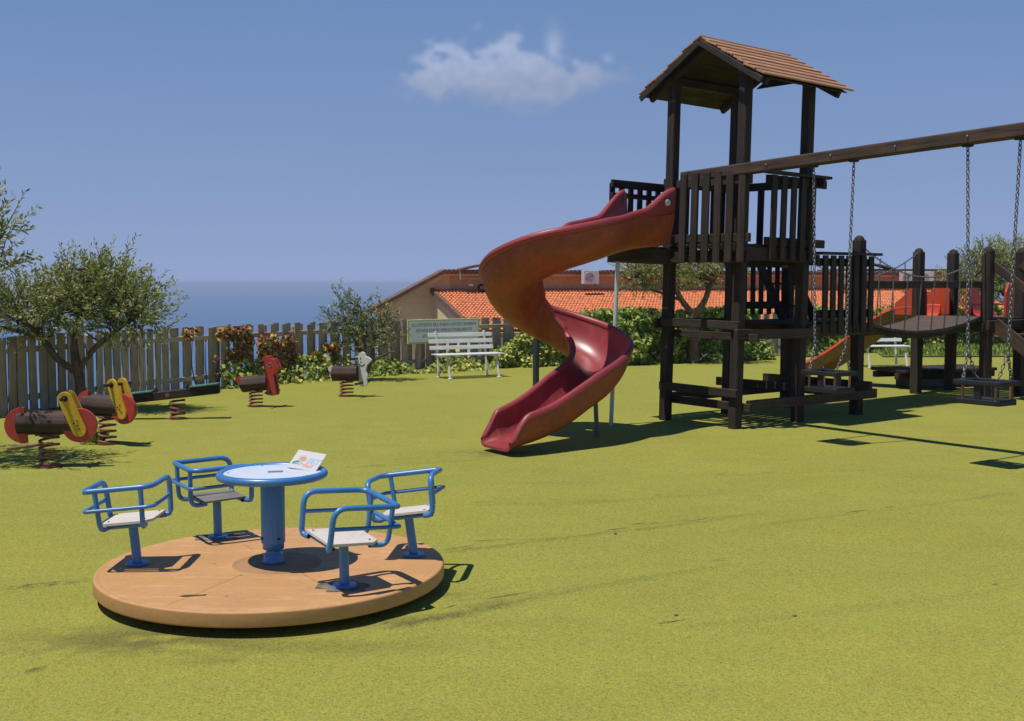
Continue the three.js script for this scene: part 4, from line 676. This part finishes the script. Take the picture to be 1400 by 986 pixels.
// ------------------------------------------------------------------ the tall tower
const post = (g, x, z, h, w = 0.125) => part(g, 'post', cbox(w, h, w, 0.012), M.darkwood, [x, h / 2 - 0.02, z]);
{
  const g = thing('tall_play_tower', 'tall dark wooden play tower with shingled gable roof', 'play tower', play(0, 0, 0), TH);
  g.rotateOnWorldAxis(new THREE.Vector3(0, 0, 1), -0.020);
  for (const x of [-0.58, 0.58]) for (const z of [-0.57, 0.57]) post(g, x, z, 4.22);
  // ground ties and mid ties
  bar(g, 'tie_beam', [-0.66, 0.42, -0.60], [-0.66, 0.42, 0.66], 0.05, 0.10, M.darkwood); bar(g, 'tie_beam', [-0.50, 0.25, -0.70], [-0.50, 0.25, 0.74], 0.05, 0.10, M.darkwood);
  bar(g, 'tie_beam', [0.66, 0.42, -0.72], [0.66, 0.42, 0.72], 0.05, 0.10, M.darkwood);
  bar(g, 'tie_beam', [-0.66, 1.22, -0.60], [-0.66, 1.22, 0.66], 0.05, 0.10, M.darkwood); bar(g, 'tie_beam', [-0.50, 1.08, -0.70], [-0.50, 1.08, 0.82], 0.05, 0.09, M.darkwood); bar(g, 'tie_beam', [-0.72, 1.12, 0.655], [0.72, 1.12, 0.655], 0.05, 0.12, M.beamwood); bar(g, 'tie_beam', [-0.72, 1.2, -0.655], [0.72, 1.2, -0.655], 0.05, 0.12, M.darkwood);
  // deck
  for (const z of [-0.655, 0.655]) bar(g, 'deck_beam', [-0.70, 2.06, z], [0.70, 2.06, z], 0.05, 0.15, M.darkwood);
  for (const x of [-0.66, 0.66]) bar(g, 'deck_beam', [x, 2.02, -0.75], [x, 2.02, 0.75], 0.05, 0.13, M.darkwood);
  for (let i = 0; i < 9; i++) part(g, 'deck_plank', cbox(1.28, 0.03, 0.125, 0.005), M.darkwood, [0, 2.165, -0.56 + i * 0.14]);
  // railings: left face, right face, back face
  for (const y of [2.90, 2.24]) bar(g, 'rail', [-0.762, y, -0.30], [-0.762, y, 0.86], 0.045, 0.10, M.darkwood); for (const y of [2.24]) for (const z of [-0.45, 0.68]) part(g, 'rail_block', cbox(0.12, 0.1, 0.1), M.darkwood, [-0.69, y, z]);
  for (let i = 0; i < 6; i++) part(g, 'baluster', cbox(0.028, 1.06, 0.105, 0.006), M.darkwood, [-0.80, 2.485, -0.16 + i * 0.183]);
  for (const y of [2.95, 2.22]) bar(g, 'rail', [-0.26, y, 0.66], [0.86, y, 0.66], 0.045, 0.10, M.darkwood); bar(g, 'hand_rail', [-0.30, 3.03, 0.70], [0.86, 3.03, 0.70], 0.12, 0.035, M.darkwood);
  for (let i = 0; i < 5; i++) part(g, 'baluster', cbox(0.10, 1.0, 0.028, 0.006), M.darkwood, [-0.17 + i * 0.182, 2.50, 0.705]);
  for (const y of [2.95, 2.22]) bar(g, 'rail', [-0.62, y, -0.66], [0.62, y, -0.66], 0.045, 0.10, M.darkwood);
  for (let i = 0; i < 7; i++) part(g, 'baluster', cbox(0.10, 0.92, 0.028, 0.006), M.darkwood, [-0.51 + i * 0.17, 2.54, -0.705]);
  for (const x of [-0.2, 0.42]) bar(g, 'baluster', [0.70, 2.1, x * 1.1], [0.70, 3.0, x * 1.1], 0.028, 0.1, M.darkwood);
  bar(g, 'rail', [0.66, 2.96, -0.6], [0.66, 2.96, 0.8], 0.045, 0.10, M.darkwood);
  // side deck towards the slide
  bar(g, 'side_beam', [-1.66, 2.03, -0.50], [-0.5, 2.03, -0.50], 0.06, 0.17, M.beamwood); bar(g, 'side_beam', [-1.24, 2.03, -0.98], [-0.2, 2.03, -0.98], 0.06, 0.17, M.darkwood); bar(g, 'side_beam', [-1.20, 2.0, -0.94], [-1.20, 2.0, -0.54], 0.06, 0.12, M.darkwood);
  for (let i = 0; i < 6; i++) part(g, 'deck_plank', cbox(0.16, 0.028, 0.60, 0.005), M.darkwood, [-0.30 - i * 0.175, 2.13, -0.74]);
  for (const y of [2.92, 2.78, 2.30]) bar(g, 'rail', [-1.22, y, -0.98], [-0.16, y, -0.98], 0.045, y > 2.9 ? 0.10 : 0.06, M.darkwood);
  for (let i = 0; i < 7; i++) part(g, 'baluster', cbox(0.085, 0.86, 0.028, 0.006), M.darkwood, [-1.17 + i * 0.16, 2.50, -1.02]);
  // roof
  const roof = sub(g, 'roof', [0.05, 0, 0]), half = 0.98, rise = 0.56, top = 4.60, L = 1.66, pitch = Math.atan2(rise, half), run = Math.hypot(rise, half), nb = 8;
  for (const s of [-1, 1]) {
    for (let i = 0; i < nb; i++) {
      const t = (i + 0.5) / nb, b = part(roof, 'roof_board', cbox(L + rr(-0.03, 0.03), 0.022, run / nb + 0.05, 0.004), M.roofwood, [rr(-0.012, 0.012), top - rise * t + 0.025 + (i % 2) * 0.002, s * half * t], [s * (pitch - 0.10), 0, 0]);
    }
    bar(roof, 'barge_board', [-L / 2 + 0.0, top - 0.045, s * 0.01], [-L / 2 + 0.0, top - rise - 0.045, s * (half - 0.01)], 0.025, 0.075, M.darkwood);
    for (const x of [-0.68, 0.64]) bar(roof, 'rafter', [x, top - 0.06, 0], [x, top - rise - 0.02, s * (half - 0.04)], 0.06, 0.13, M.darkwood);
    for (let i = 0; i < 6; i++) { const t = (i + 0.5) / 6; part(roof, 'ceiling_board', cbox(L - 0.16, 0.012, run / 6 - 0.004, 0.003), M.darkwood, [-0.02, top - rise * t - 0.012, s * half * t], [s * pitch, 0, 0]); }
    bar(roof, 'wall_plate', [-0.74, 4.19, s * 0.57], [0.70, 4.19, s * 0.57], 0.09, 0.10, M.darkwood);
  }
  bar(roof, 'ridge_cap', [-L / 2 + 0.01, top + 0.022, 0], [L / 2 - 0.01, top + 0.022, 0], 0.05, 0.03, M.roofwood);
  // the gable triangle under the ridge
  part(roof, 'gable_board', extrude([[-0.42, 0], [0.42, 0], [0.0, 0.26]], 0.02), M.darkwood, [0.72, top - 0.36, 0], [0, Math.PI / 2, 0]);
}
// ------------------------------------------------------------------ low tower, rope bridge, far platform
{
  const g = thing('low_play_tower', 'low dark wooden play tower joined to the rope bridge', 'play tower', play(1.80, 0, 0), TH), o = -1.80;
  for (const z of [-0.57, 0.57]) { post(g, 0, z, 2.30, 0.135); const cap = new THREE.SphereGeometry(0.0675, 14, 8, 0, 6.3, 0, 1.6); part(g, 'post_cap', cap, M.darkwood, [0, 2.27, z]); }
  for (const z of [-0.655, 0.655]) { bar(g, 'deck_beam', [o + 0.66, 1.12, z], [0.22, 1.12, z], 0.05, 0.14, M.beamwood); bar(g, 'sill_beam', [o - 0.45, 0.27, z], [0.30, 0.27, z], 0.06, 0.12, M.beamwood); }
  for (const x of [-0.08, -1.05]) { bar(g, 'sill_tie', [x, 0.40, -0.9], [x, 0.40, 0.85], 0.06, 0.11, M.darkwood); }
  for (let i = 0; i < 8; i++) part(g, 'deck_plank', cbox(0.135, 0.03, 1.26, 0.005), M.darkwood, [-1.06 + i * 0.15, 1.215, 0]);
  for (const y of [1.98, 1.33]) bar(g, 'rail', [-0.95, y, 0.64], [0.20, y, 0.64], 0.045, 0.10, M.darkwood); bar(g, 'hand_rail', [-0.98, 2.09, 0.68], [0.28, 2.09, 0.68], 0.12, 0.035, M.darkwood);
  for (let i = 0; i < 7; i++) part(g, 'baluster', cbox(0.10, 0.98, 0.028, 0.006), M.darkwood, [-0.86 + i * 0.16, 1.575, 0.69]);
  for (const y of [1.98, 1.42]) bar(g, 'rail', [-1.14, y, -0.64], [0.12, y, -0.64], 0.045, 0.10, M.darkwood);
  for (let i = 0; i < 7; i++) part(g, 'baluster', cbox(0.085, 0.80, 0.028, 0.006), M.darkwood, [-1.10 + i * 0.17, 1.69, -0.69]);
  // slanting ladder up to the tall deck
  for (const z of [-0.25, 0.25]) bar(g, 'ladder_side', [-0.48, 1.22, z], [-1.14, 2.2, z], 0.045, 0.12, M.darkwood);
  for (let i = 0; i < 3; i++) { const t = (i + 0.7) / 3.4; bar(g, 'ladder_rung', [-0.48 - 0.66 * t, 1.22 + 0.98 * t, -0.25], [-0.48 - 0.66 * t, 1.22 + 0.98 * t, 0.25], 0.09, 0.03, M.darkwood); }
}
const BX0 = 1.96, BX1 = 4.90, sag = (t) => 1.21 - 0.17 * 4 * t * (1 - t);
{
  const g = thing('rope_bridge', 'sagging plank bridge hung on chains between the low tower and far platform', 'bridge', play((BX0 + BX1) / 2, 0, 0), TH), hx = (BX1 - BX0) / 2;
  const n = 27; for (let i = 0; i < n; i++) { const t = (i + 0.5) / n, x = -hx + 2 * hx * t, sl = Math.atan2(-0.17 * 4 * (1 - 2 * t), 2 * hx); part(g, 'bridge_plank', cbox(0.104, 0.034, 1.06, 0.006), M.bridgewood, [x, sag(t) + rr(-0.003, 0.003), 0], [0, 0, sl]); }
  for (const z of [-0.46, 0.46]) { const L = []; for (let i = 0; i < 18; i++) { const t0 = i / 18, t1 = (i + 1) / 18, a = new THREE.Vector3(-hx + 2 * hx * t0, sag(t0) - 0.055, z), b = new THREE.Vector3(-hx + 2 * hx * t1, sag(t1) - 0.055, z), d = b.clone().sub(a), q = cbox(d.length() + 0.01, 0.07, 0.05, 0.004); q.rotateZ(Math.atan2(d.y, d.x)); q.translate((a.x + b.x) / 2, (a.y + b.y) / 2, z); L.push(q); } part(g, 'bearer', mergeGeometries(L), M.darkwood); }
  for (const z of [-0.56, 0.56]) {
    const cat = (t) => (z > 0 ? 2.20 : 2.20) - 0.40 * 4 * t * (1 - t) * 1.0, pts = []; for (let i = 0; i <= 20; i++) { const t = i / 20; pts.push(new THREE.Vector3(-hx - 0.08 + (2 * hx + 0.12) * t, cat(t), z)); }
    part(g, 'chain_rail', chainGeo(pts, 0.04, 0.0052), M.chain);
    for (let i = 1; i < 9; i++) { const t = i / 9, x = -hx + 2 * hx * t; part(g, 'hanger_chain', chainGeo([new THREE.Vector3(x, cat(t), z), new THREE.Vector3(x, sag(t) + 0.01, z * 0.92)], 0.036, 0.0045), M.chain); }
  }
  bar(g, 'guard_beam', [-hx - 0.1, 1.70, 0.50], [hx + 0.2, 1.70, 0.50], 0.05, 0.10, M.beamwood);
}
{
  const g = thing('far_play_platform', 'dark wooden platform with four round topped posts and side stairs', 'play platform', play(5.44, 0, 0), TH);
  for (const x of [-0.48, 0.48]) for (const z of [-0.57, 0.57]) { post(g, x, z, 2.22, 0.14); part(g, 'post_cap', new THREE.SphereGeometry(0.07, 14, 8, 0, 6.3, 0, 1.6), M.darkwood, [x, 2.19, z]); }
  for (const z of [-0.655, 0.655]) bar(g, 'deck_beam', [-0.6, 1.10, z], [0.6, 1.10, z], 0.05, 0.14, M.beamwood); for (const x of [-0.56, 0.56]) bar(g, 'deck_beam', [x, 1.06, -0.62], [x, 1.06, 0.62], 0.05, 0.12, M.darkwood);
  for (let i = 0; i < 8; i++) part(g, 'deck_plank', cbox(1.0, 0.03, 0.14, 0.005), M.darkwood, [0, 1.19, -0.56 + i * 0.16]);
  // stairs towards the camera side
  for (const x of [-0.42, 0.42]) { bar(g, 'stringer', [x, 1.12, 0.66], [x, 0.02, 2.16], 0.05, 0.20, M.beamwood); bar(g, 'hand_rail', [x, 2.0, 0.60], [x, 0.95, 2.06], 0.05, 0.12, M.beamwood); part(g, 'newel_post', cbox(0.09, 1.0, 0.09), M.darkwood, [x, 0.49, 2.04]); }
  for (let i = 0; i < 4; i++) part(g, 'step', cbox(0.80, 0.04, 0.24, 0.006), M.beamwood, [0, 0.95 - i * 0.235, 0.86 + i * 0.32]);
}
function orangeSlide(label, pos, turn) {   // leaves the platform along its own -z
  const g = thing('orange_slide', label, 'slide', pos, turn);
  const prof = [[0.05, 1.26], [-0.25, 1.26], [-0.6, 1.20], [-1.2, 0.95], [-1.9, 0.58], [-2.5, 0.32], [-2.9, 0.22], [-3.25, 0.18]].map(([z, y]) => new THREE.Vector3(0, y - 0.06, z * 0.78)), c = new THREE.CatmullRomCurve3(prof), n = 48;
  const strip = (f) => { const pos = [], uv = [], idx = []; for (let i = 0; i <= n; i++) { const p = c.getPointAt(i / n), s = f(i / n, p); s.forEach(([x, y], j) => { pos.push(x, p.y + y, p.z); uv.push(i / n * 3, j * 0.2); }); } const m = f(0, prof[0]).length; for (let i = 0; i < n; i++) for (let j = 0; j + 1 < m; j++) { const a = i * m + j; idx.push(a, a + 1, a + m + 1, a, a + m + 1, a + m); } const q = new THREE.BufferGeometry(); q.setAttribute('position', new THREE.Float32BufferAttribute(pos, 3)); q.setAttribute('uv', new THREE.Float32BufferAttribute(uv, 2)); q.setIndex(idx); q.computeVertexNormals(); return q; };
  const wh = (t) => 0.16;
  part(g, 'bed', strip((t) => [[-0.30, wh(t)], [-0.275, 0.03], [-0.22, 0], [0.22, 0], [0.275, 0.03], [0.30, wh(t)]]), M.orange);
  part(g, 'underside', strip((t) => [[-0.34, wh(t) - 0.02], [-0.32, 0.0], [-0.25, -0.05], [0.25, -0.05], [0.32, 0.0], [0.34, wh(t) - 0.02]]), M.tan);
  for (const s of [-1, 1]) part(g, 'rim', strip((t) => [[s * 0.295, wh(t) - 0.01], [s * 0.30, wh(t) + 0.02], [s * 0.34, wh(t) + 0.02], [s * 0.35, wh(t) - 0.03]]), M.orange);
  for (const s of [-1, 1]) { const sh = extrude([[0.12, -0.02], [0.12, 0.34], [0.06, 0.46], [-0.04, 0.50], [-0.13, 0.43], [-0.27, 0.27], [-0.42, 0.16], [-0.42, -0.02]], 0.03, 0.006); sh.rotateY(-Math.PI / 2); part(g, 'entry_panel', sh, M.orange, [s * 0.325 + 0.015, 1.24, 0.06]); }
  bar(g, 'leg', [0, 0, -2.3], [0, 0.25, -2.3], 0.06, 0.06, M.steel);
}
orangeSlide('straight orange slide with tan underside behind the rope bridge', play(5.44, 0, -0.7), TH);
orangeSlide('orange slide leaving the far platform beside the stairs', play(6.10, 0, 0.0), TH - Math.PI / 2);
{ // low bench like platform under the bridge
  const p = gp(1248, 532), g = thing('low_plank_platform', 'low dark plank platform on a stone base beneath the rope bridge', 'platform', p.add(new THREE.Vector3(0.55, 0, -0.55)), TH - 0.30);
  part(g, 'stone_base', cbox(1.3, 0.16, 0.5, 0.02), M.stone, [0.05, 0.08, 0]);
  for (const z of [-0.28, 0.26]) part(g, 'bearer', cbox(2.0, 0.10, 0.10, 0.01), M.darkwood, [0, 0.21, z]);
  for (let i = 0; i < 13; i++) part(g, 'plank', cbox(0.105, 0.05, 0.86, 0.008), M.darkwood, [-0.9 + i * 0.15, 0.29, -0.02]);
}
// ------------------------------------------------------------------ swing beam and swings
const P2 = play(-0.685, 0, 0.57), ADIR = new THREE.Vector3(Math.sin(TH - 0.06), 0, Math.cos(TH - 0.06));
const beamAt = (t, y = 0) => P2.clone().addScaledVector(ADIR, t).setY(y);
const tAtPixel = (px) => { let b = 0, e = 1e9; for (let t = -1.3; t < 4.2; t += 0.005) { const p = beamAt(t), q = Math.abs(700 + FPX * p.x / (-p.z * Math.cos(PITCH) - (3.1 - EYE) * Math.sin(PITCH)) - px); if (q < e) { e = q; b = t; } } return b; };
{
  const g = thing('swing_beam', 'long dark wooden swing beam fixed to the tall tower with end legs', 'swing frame', beamAt(0)), R = (t, y, off = 0) => { const n = new THREE.Vector3(ADIR.z, 0, -ADIR.x), p = beamAt(t, y).addScaledVector(n, off).sub(g.position); return [p.x, p.y, p.z]; };
  bar(g, 'beam', R(-0.80, 3.00), R(4.25, 3.105), 0.15, 0.125, M.beamwood, 0, 0.012);
  for (const t of [-0.3, 0.6, 1.5, 2.3, 3.1]) part(g, 'bolt', new THREE.CylinderGeometry(0.014, 0.014, 0.012, 10), M.acgrille, R(t, 3.02 + 0.0205 * t, -0.077), [Math.PI / 2, 0, TH - 0.06 + Math.PI / 2]);
  for (const s of [-1, 1]) bar(g, 'leg', R(4.12, 3.10, s * 0.05), R(4.14, -0.03, s * 0.52), 0.12, 0.12, M.beamwood, 0, 0.012);
  bar(g, 'cross_tie', R(4.12, 1.3, -0.36), R(4.12, 1.3, 0.36), 0.05, 0.12, M.beamwood);
  const tops = [[1113, 1168], [1324, 1396]], labels = ['black cradle swing hanging beside the low tower', 'black cradle swing hanging in front of the stairs'], seatY = [0.57, 0.60];
  tops.forEach(([a, b], k) => {
    const t0 = tAtPixel(a), t1 = tAtPixel(b), tm = (t0 + t1) / 2, s = thing('swing', labels[k], 'swing', beamAt(tm), Math.atan2(-ADIR.z, ADIR.x) , 'cradle swings on the beam');
    const hy = seatY[k], half = (t1 - t0) / 2;   // local x runs along the beam
    for (const e of [-1, 1]) {
      part(g, 'hanger_block', cbox(0.09, 0.07, 0.07, 0.006), M.black, R(tm + e * half, 2.968 + 0.0205 * (tm + e * half)));
      const topP = new THREE.Vector3(e * half, 2.93 + 0.0205 * tm, 0), fork = new THREE.Vector3(e * (half - 0.06), hy + 0.48, 0);
      part(s, 'chain', chainGeo([topP, fork], 0.056, 0.0066), M.chain);
      for (const z of [-0.10, 0.10]) { part(s, 'fork_chain', chainGeo([fork, new THREE.Vector3(e * (half - 0.085), hy + 0.235, z)], 0.052, 0.0066), M.chain); part(s, 'shackle', new THREE.TorusGeometry(0.018, 0.005, 6, 14), M.chain, [e * (half - 0.085), hy + 0.225, z]); }
    }
    const hw = half - 0.035, ring = extrude([[-hw, -0.17], [hw, -0.17], [hw, 0.17], [-hw, 0.17]], 0.03, 0.008, [new THREE.Path([[-hw + 0.05, -0.125], [-hw + 0.05, 0.125], [hw - 0.05, 0.125], [hw - 0.05, -0.125]].map(([x, y]) => new THREE.Vector2(x, y)))]); ring.rotateX(-Math.PI / 2);
    part(s, 'guard_ring', ring, M.rubber, [0, hy + 0.18, 0]);
    const tray = extrude([[-hw + 0.03, -0.15], [hw - 0.03, -0.15], [hw - 0.01, -0.12], [hw - 0.01, 0.12], [hw - 0.03, 0.15], [-hw + 0.03, 0.15], [-hw + 0.01, 0.12], [-hw + 0.01, -0.12]], 0.035, 0.008); tray.rotateX(-Math.PI / 2);
    part(s, 'seat_tray', tray, M.rubber, [0, hy, 0]);
    for (const e of [-1, 1]) { for (const z of [-0.12, 0.12]) part(s, 'side_bar', rod([e * (hw - 0.06), hy + 0.04, z], [e * (hw - 0.06), hy + 0.18, z], 0.013), M.barwood); part(s, 'strap', cbox(0.07, 0.17, 0.03, 0.006), M.rubber, [0, hy + 0.11, e * 0.14]); }
  });
}
// ------------------------------------------------------------------ the spiral slide
{
  const base = V(0.5, 0, 12.95), g = thing('spiral_slide', 'faded red spiral slide winding down from the tall tower', 'slide', base);
  // floor line: right, ahead, height
  const K = [[1.65, 13.74, 2.18], [1.38, 13.46, 2.14], [1.03, 13.02, 2.04], [0.80, 12.66, 1.96], [0.46, 12.47, 1.84], [0.13, 12.62, 1.66], [0.0, 12.95, 1.43], [0.13, 13.30, 1.20], [0.48, 13.46, 0.99], [0.84, 13.32, 0.80], [1.00, 12.96, 0.62], [0.90, 12.58, 0.47], [0.60, 12.12, 0.31], [0.27, 11.76, 0.18], [0.02, 11.53, 0.115], [-0.17, 11.41, 0.07]].map(([x, d, y]) => V(x, y, d).sub(base));
  const c = new THREE.CatmullRomCurve3(K), n = 150, m = 26, up = new THREE.Vector3(0, 1, 0);
  const frame = (t) => { const p = c.getPointAt(t), T = c.getTangentAt(t), h = T.clone().setY(0).normalize(), S = up.clone().cross(h); return { p, S, h }; };   // S points to the outer side of the bend
  const shape = (t, a) => {                            // a -1..1 across: inner side to outer side
    const ent = 1 - sstep(0.0, 0.10, t), ext = sstep(0.80, 0.97, t), hw = 0.320 + 0.03 * ent - 0.06 * ext;
    const end = 1 - 0.78 * Math.pow(sstep(0.962, 1.0, t), 1.5), ho = (0.42 + 0.20 * ent - 0.14 * ext) * end, hi = (0.36 + 0.28 * ent - 0.10 * ext) * end, H = a > 0 ? ho : hi, hx = a > 0 ? hw : hw - 0.035 * (1 - ext) * (1 - ent), b = Math.abs(a), e = 1.9 + 2.6 * Math.max(ext, ent * 0.7);
    const x = hx * (1 - Math.pow(1 - Math.min(1, b * 1.0), 1.7)), y = H * Math.pow(b, e);
    return [Math.sign(a) * x, y];
  };
  const surf = (off) => {
    const pos = [], uv = [], idx = [];
    for (let i = 0; i <= n; i++) { const t = i / n, f = frame(t); for (let j = 0; j <= m; j++) { const a = -1 + 2 * j / m, [x, y] = shape(t, a), [x1, y1] = shape(t, Math.min(1, a + 0.01)), [x0, y0] = shape(t, Math.max(-1, a - 0.01)); let nx = y1 - y0, ny = -(x1 - x0); const l = Math.hypot(nx, ny) || 1; nx /= l; ny /= l; const q = f.p.clone().addScaledVector(f.S, x + nx * off).addScaledVector(up, y + ny * off); pos.push(q.x, q.y, q.z); uv.push(t * 5.2, j / m * 1.1); } }
    for (let i = 0; i < n; i++) for (let j = 0; j < m; j++) { const a = i * (m + 1) + j, b = a + m + 1; idx.push(a, b, b + 1, a, b + 1, a + 1); }
    const q = new THREE.BufferGeometry(); q.setAttribute('position', new THREE.Float32BufferAttribute(pos, 3)); q.setAttribute('uv', new THREE.Float32BufferAttribute(uv, 2)); q.setIndex(idx); q.computeVertexNormals(); return q;
  };
  part(g, 'chute', surf(0), M.slideIn); part(g, 'outer_shell', surf(0.026), M.slideOut);
  for (const s of [-1, 1]) {                            // rolled lip: a rounded strip along each edge
    const pos = [], uv = [], idx = [], sec = []; for (let k = 0; k <= 12; k++) { const a = k / 12 * 2 * Math.PI; sec.push([0.026 + 0.037 * Math.cos(a), 0.0 + 0.046 * Math.sin(a)]); }
    for (let i = 0; i <= n; i++) { const t = i / n, f = frame(t), [x, y] = shape(t, s); const ca = 0.02 + 0.98 * Math.sqrt(sstep(0, 0.008, t) * (1 - sstep(0.992, 1, t))); sec.forEach(([a0, b0], k) => { const ent = 1 - sstep(0, 0.11, t), a = 0.026 + (a0 - 0.026) * ca, b = b0 * ca * (b0 < 0 ? 1 + 5 * ent : 1), q = f.p.clone().addScaledVector(f.S, x + s * a).addScaledVector(up, y + b); pos.push(q.x, q.y, q.z); uv.push(t * 5, k * 0.04); }); }
    const w = sec.length; for (let i = 0; i < n; i++) for (let k = 0; k + 1 < w; k++) { const a = i * w + k, b = a + w; idx.push(a, b, b + 1, a, b + 1, a + 1); }
    const q = new THREE.BufferGeometry(); q.setAttribute('position', new THREE.Float32BufferAttribute(pos, 3)); q.setAttribute('uv', new THREE.Float32BufferAttribute(uv, 2)); q.setIndex(idx); q.computeVertexNormals(); part(g, 'lip', q, M.slideLip);
  }
  // cut edges at both ends
  for (const t of [0, 1]) { const pos = [], idx = [], uv = [], f = frame(t); for (let j = 0; j <= m; j++) { const a = -1 + 2 * j / m, [x, y] = shape(t, a); for (const k of [0, 1]) { const q = f.p.clone().addScaledVector(f.S, x * (1 + k * 0.075)).addScaledVector(up, y - k * 0.026); pos.push(q.x, q.y, q.z); uv.push(j / m, k * 0.03); } } for (let j = 0; j < m; j++) idx.push(2 * j, 2 * j + 1, 2 * j + 3, 2 * j, 2 * j + 3, 2 * j + 2); const q = new THREE.BufferGeometry(); q.setAttribute('position', new THREE.Float32BufferAttribute(pos, 3)); q.setAttribute('uv', new THREE.Float32BufferAttribute(uv, 2)); q.setIndex(idx); q.computeVertexNormals(); part(g, 'end_flange', q, M.slideLip); }
  const at = (X, y, d) => { const p = V(X, y, d).sub(base); return [p.x, p.y, p.z]; };
  part(g, 'support_pole', rod(at(0.955, -0.02, 12.72), at(0.93, 0.50, 12.70), 0.026, 0.026, 14), M.poledark);
  part(g, 'support_pole', rod(at(0.28, -0.02, 13.30), at(0.28, 1.06, 13.30), 0.038, 0.038, 14), M.poledark);
  part(g, 'support_pole', rod(at(1.20, -0.02, 13.75), at(1.27, 2.0, 13.75), 0.026, 0.026, 14), M.polewhite);
  part(g, 'bolt_cap', new THREE.CylinderGeometry(0.035, 0.04, 0.016, 18), M.acwhite, (() => { const f = frame(0.03), [x, y] = shape(0.03, 1); const q = f.p.clone().addScaledVector(f.S, x + 0.068).addScaledVector(up, y - 0.09); return [q.x, q.y, q.z]; })(), [Math.PI / 2, 0, -0.6]);
}
// ------------------------------------------------------------------ small litter on the rubber
[[841, 731, 'dark pebble beside a crease in the rubber left of the swing shadow'], [924, 843, 'dark pebble lying alone on the rubber between the carousel and swings'], [1086, 844, 'dark pebble lying on the open rubber right of the carousel']].forEach(([x, y, l], i) => {
  const p = gp(x, y), q = new THREE.IcosahedronGeometry(0.010, 2), a = q.attributes.position; for (let k = 0; k < a.count; k++) { const s = 1 + 0.3 * (vn(a.getX(k) * 90 + 5, a.getZ(k) * 90 + a.getY(k) * 60, 0, 0, 7) - 0.5); a.setXYZ(k, a.getX(k) * s * 1.2, a.getY(k) * s * 0.6, a.getZ(k) * s); } q.computeVertexNormals();
  const m = part(scene, numbered('pebble'), q, M.stone); m.position.copy(p); m.position.y = 0.008; m.userData = { label: l, category: 'pebble' };
});
renderer.render(scene, camera);
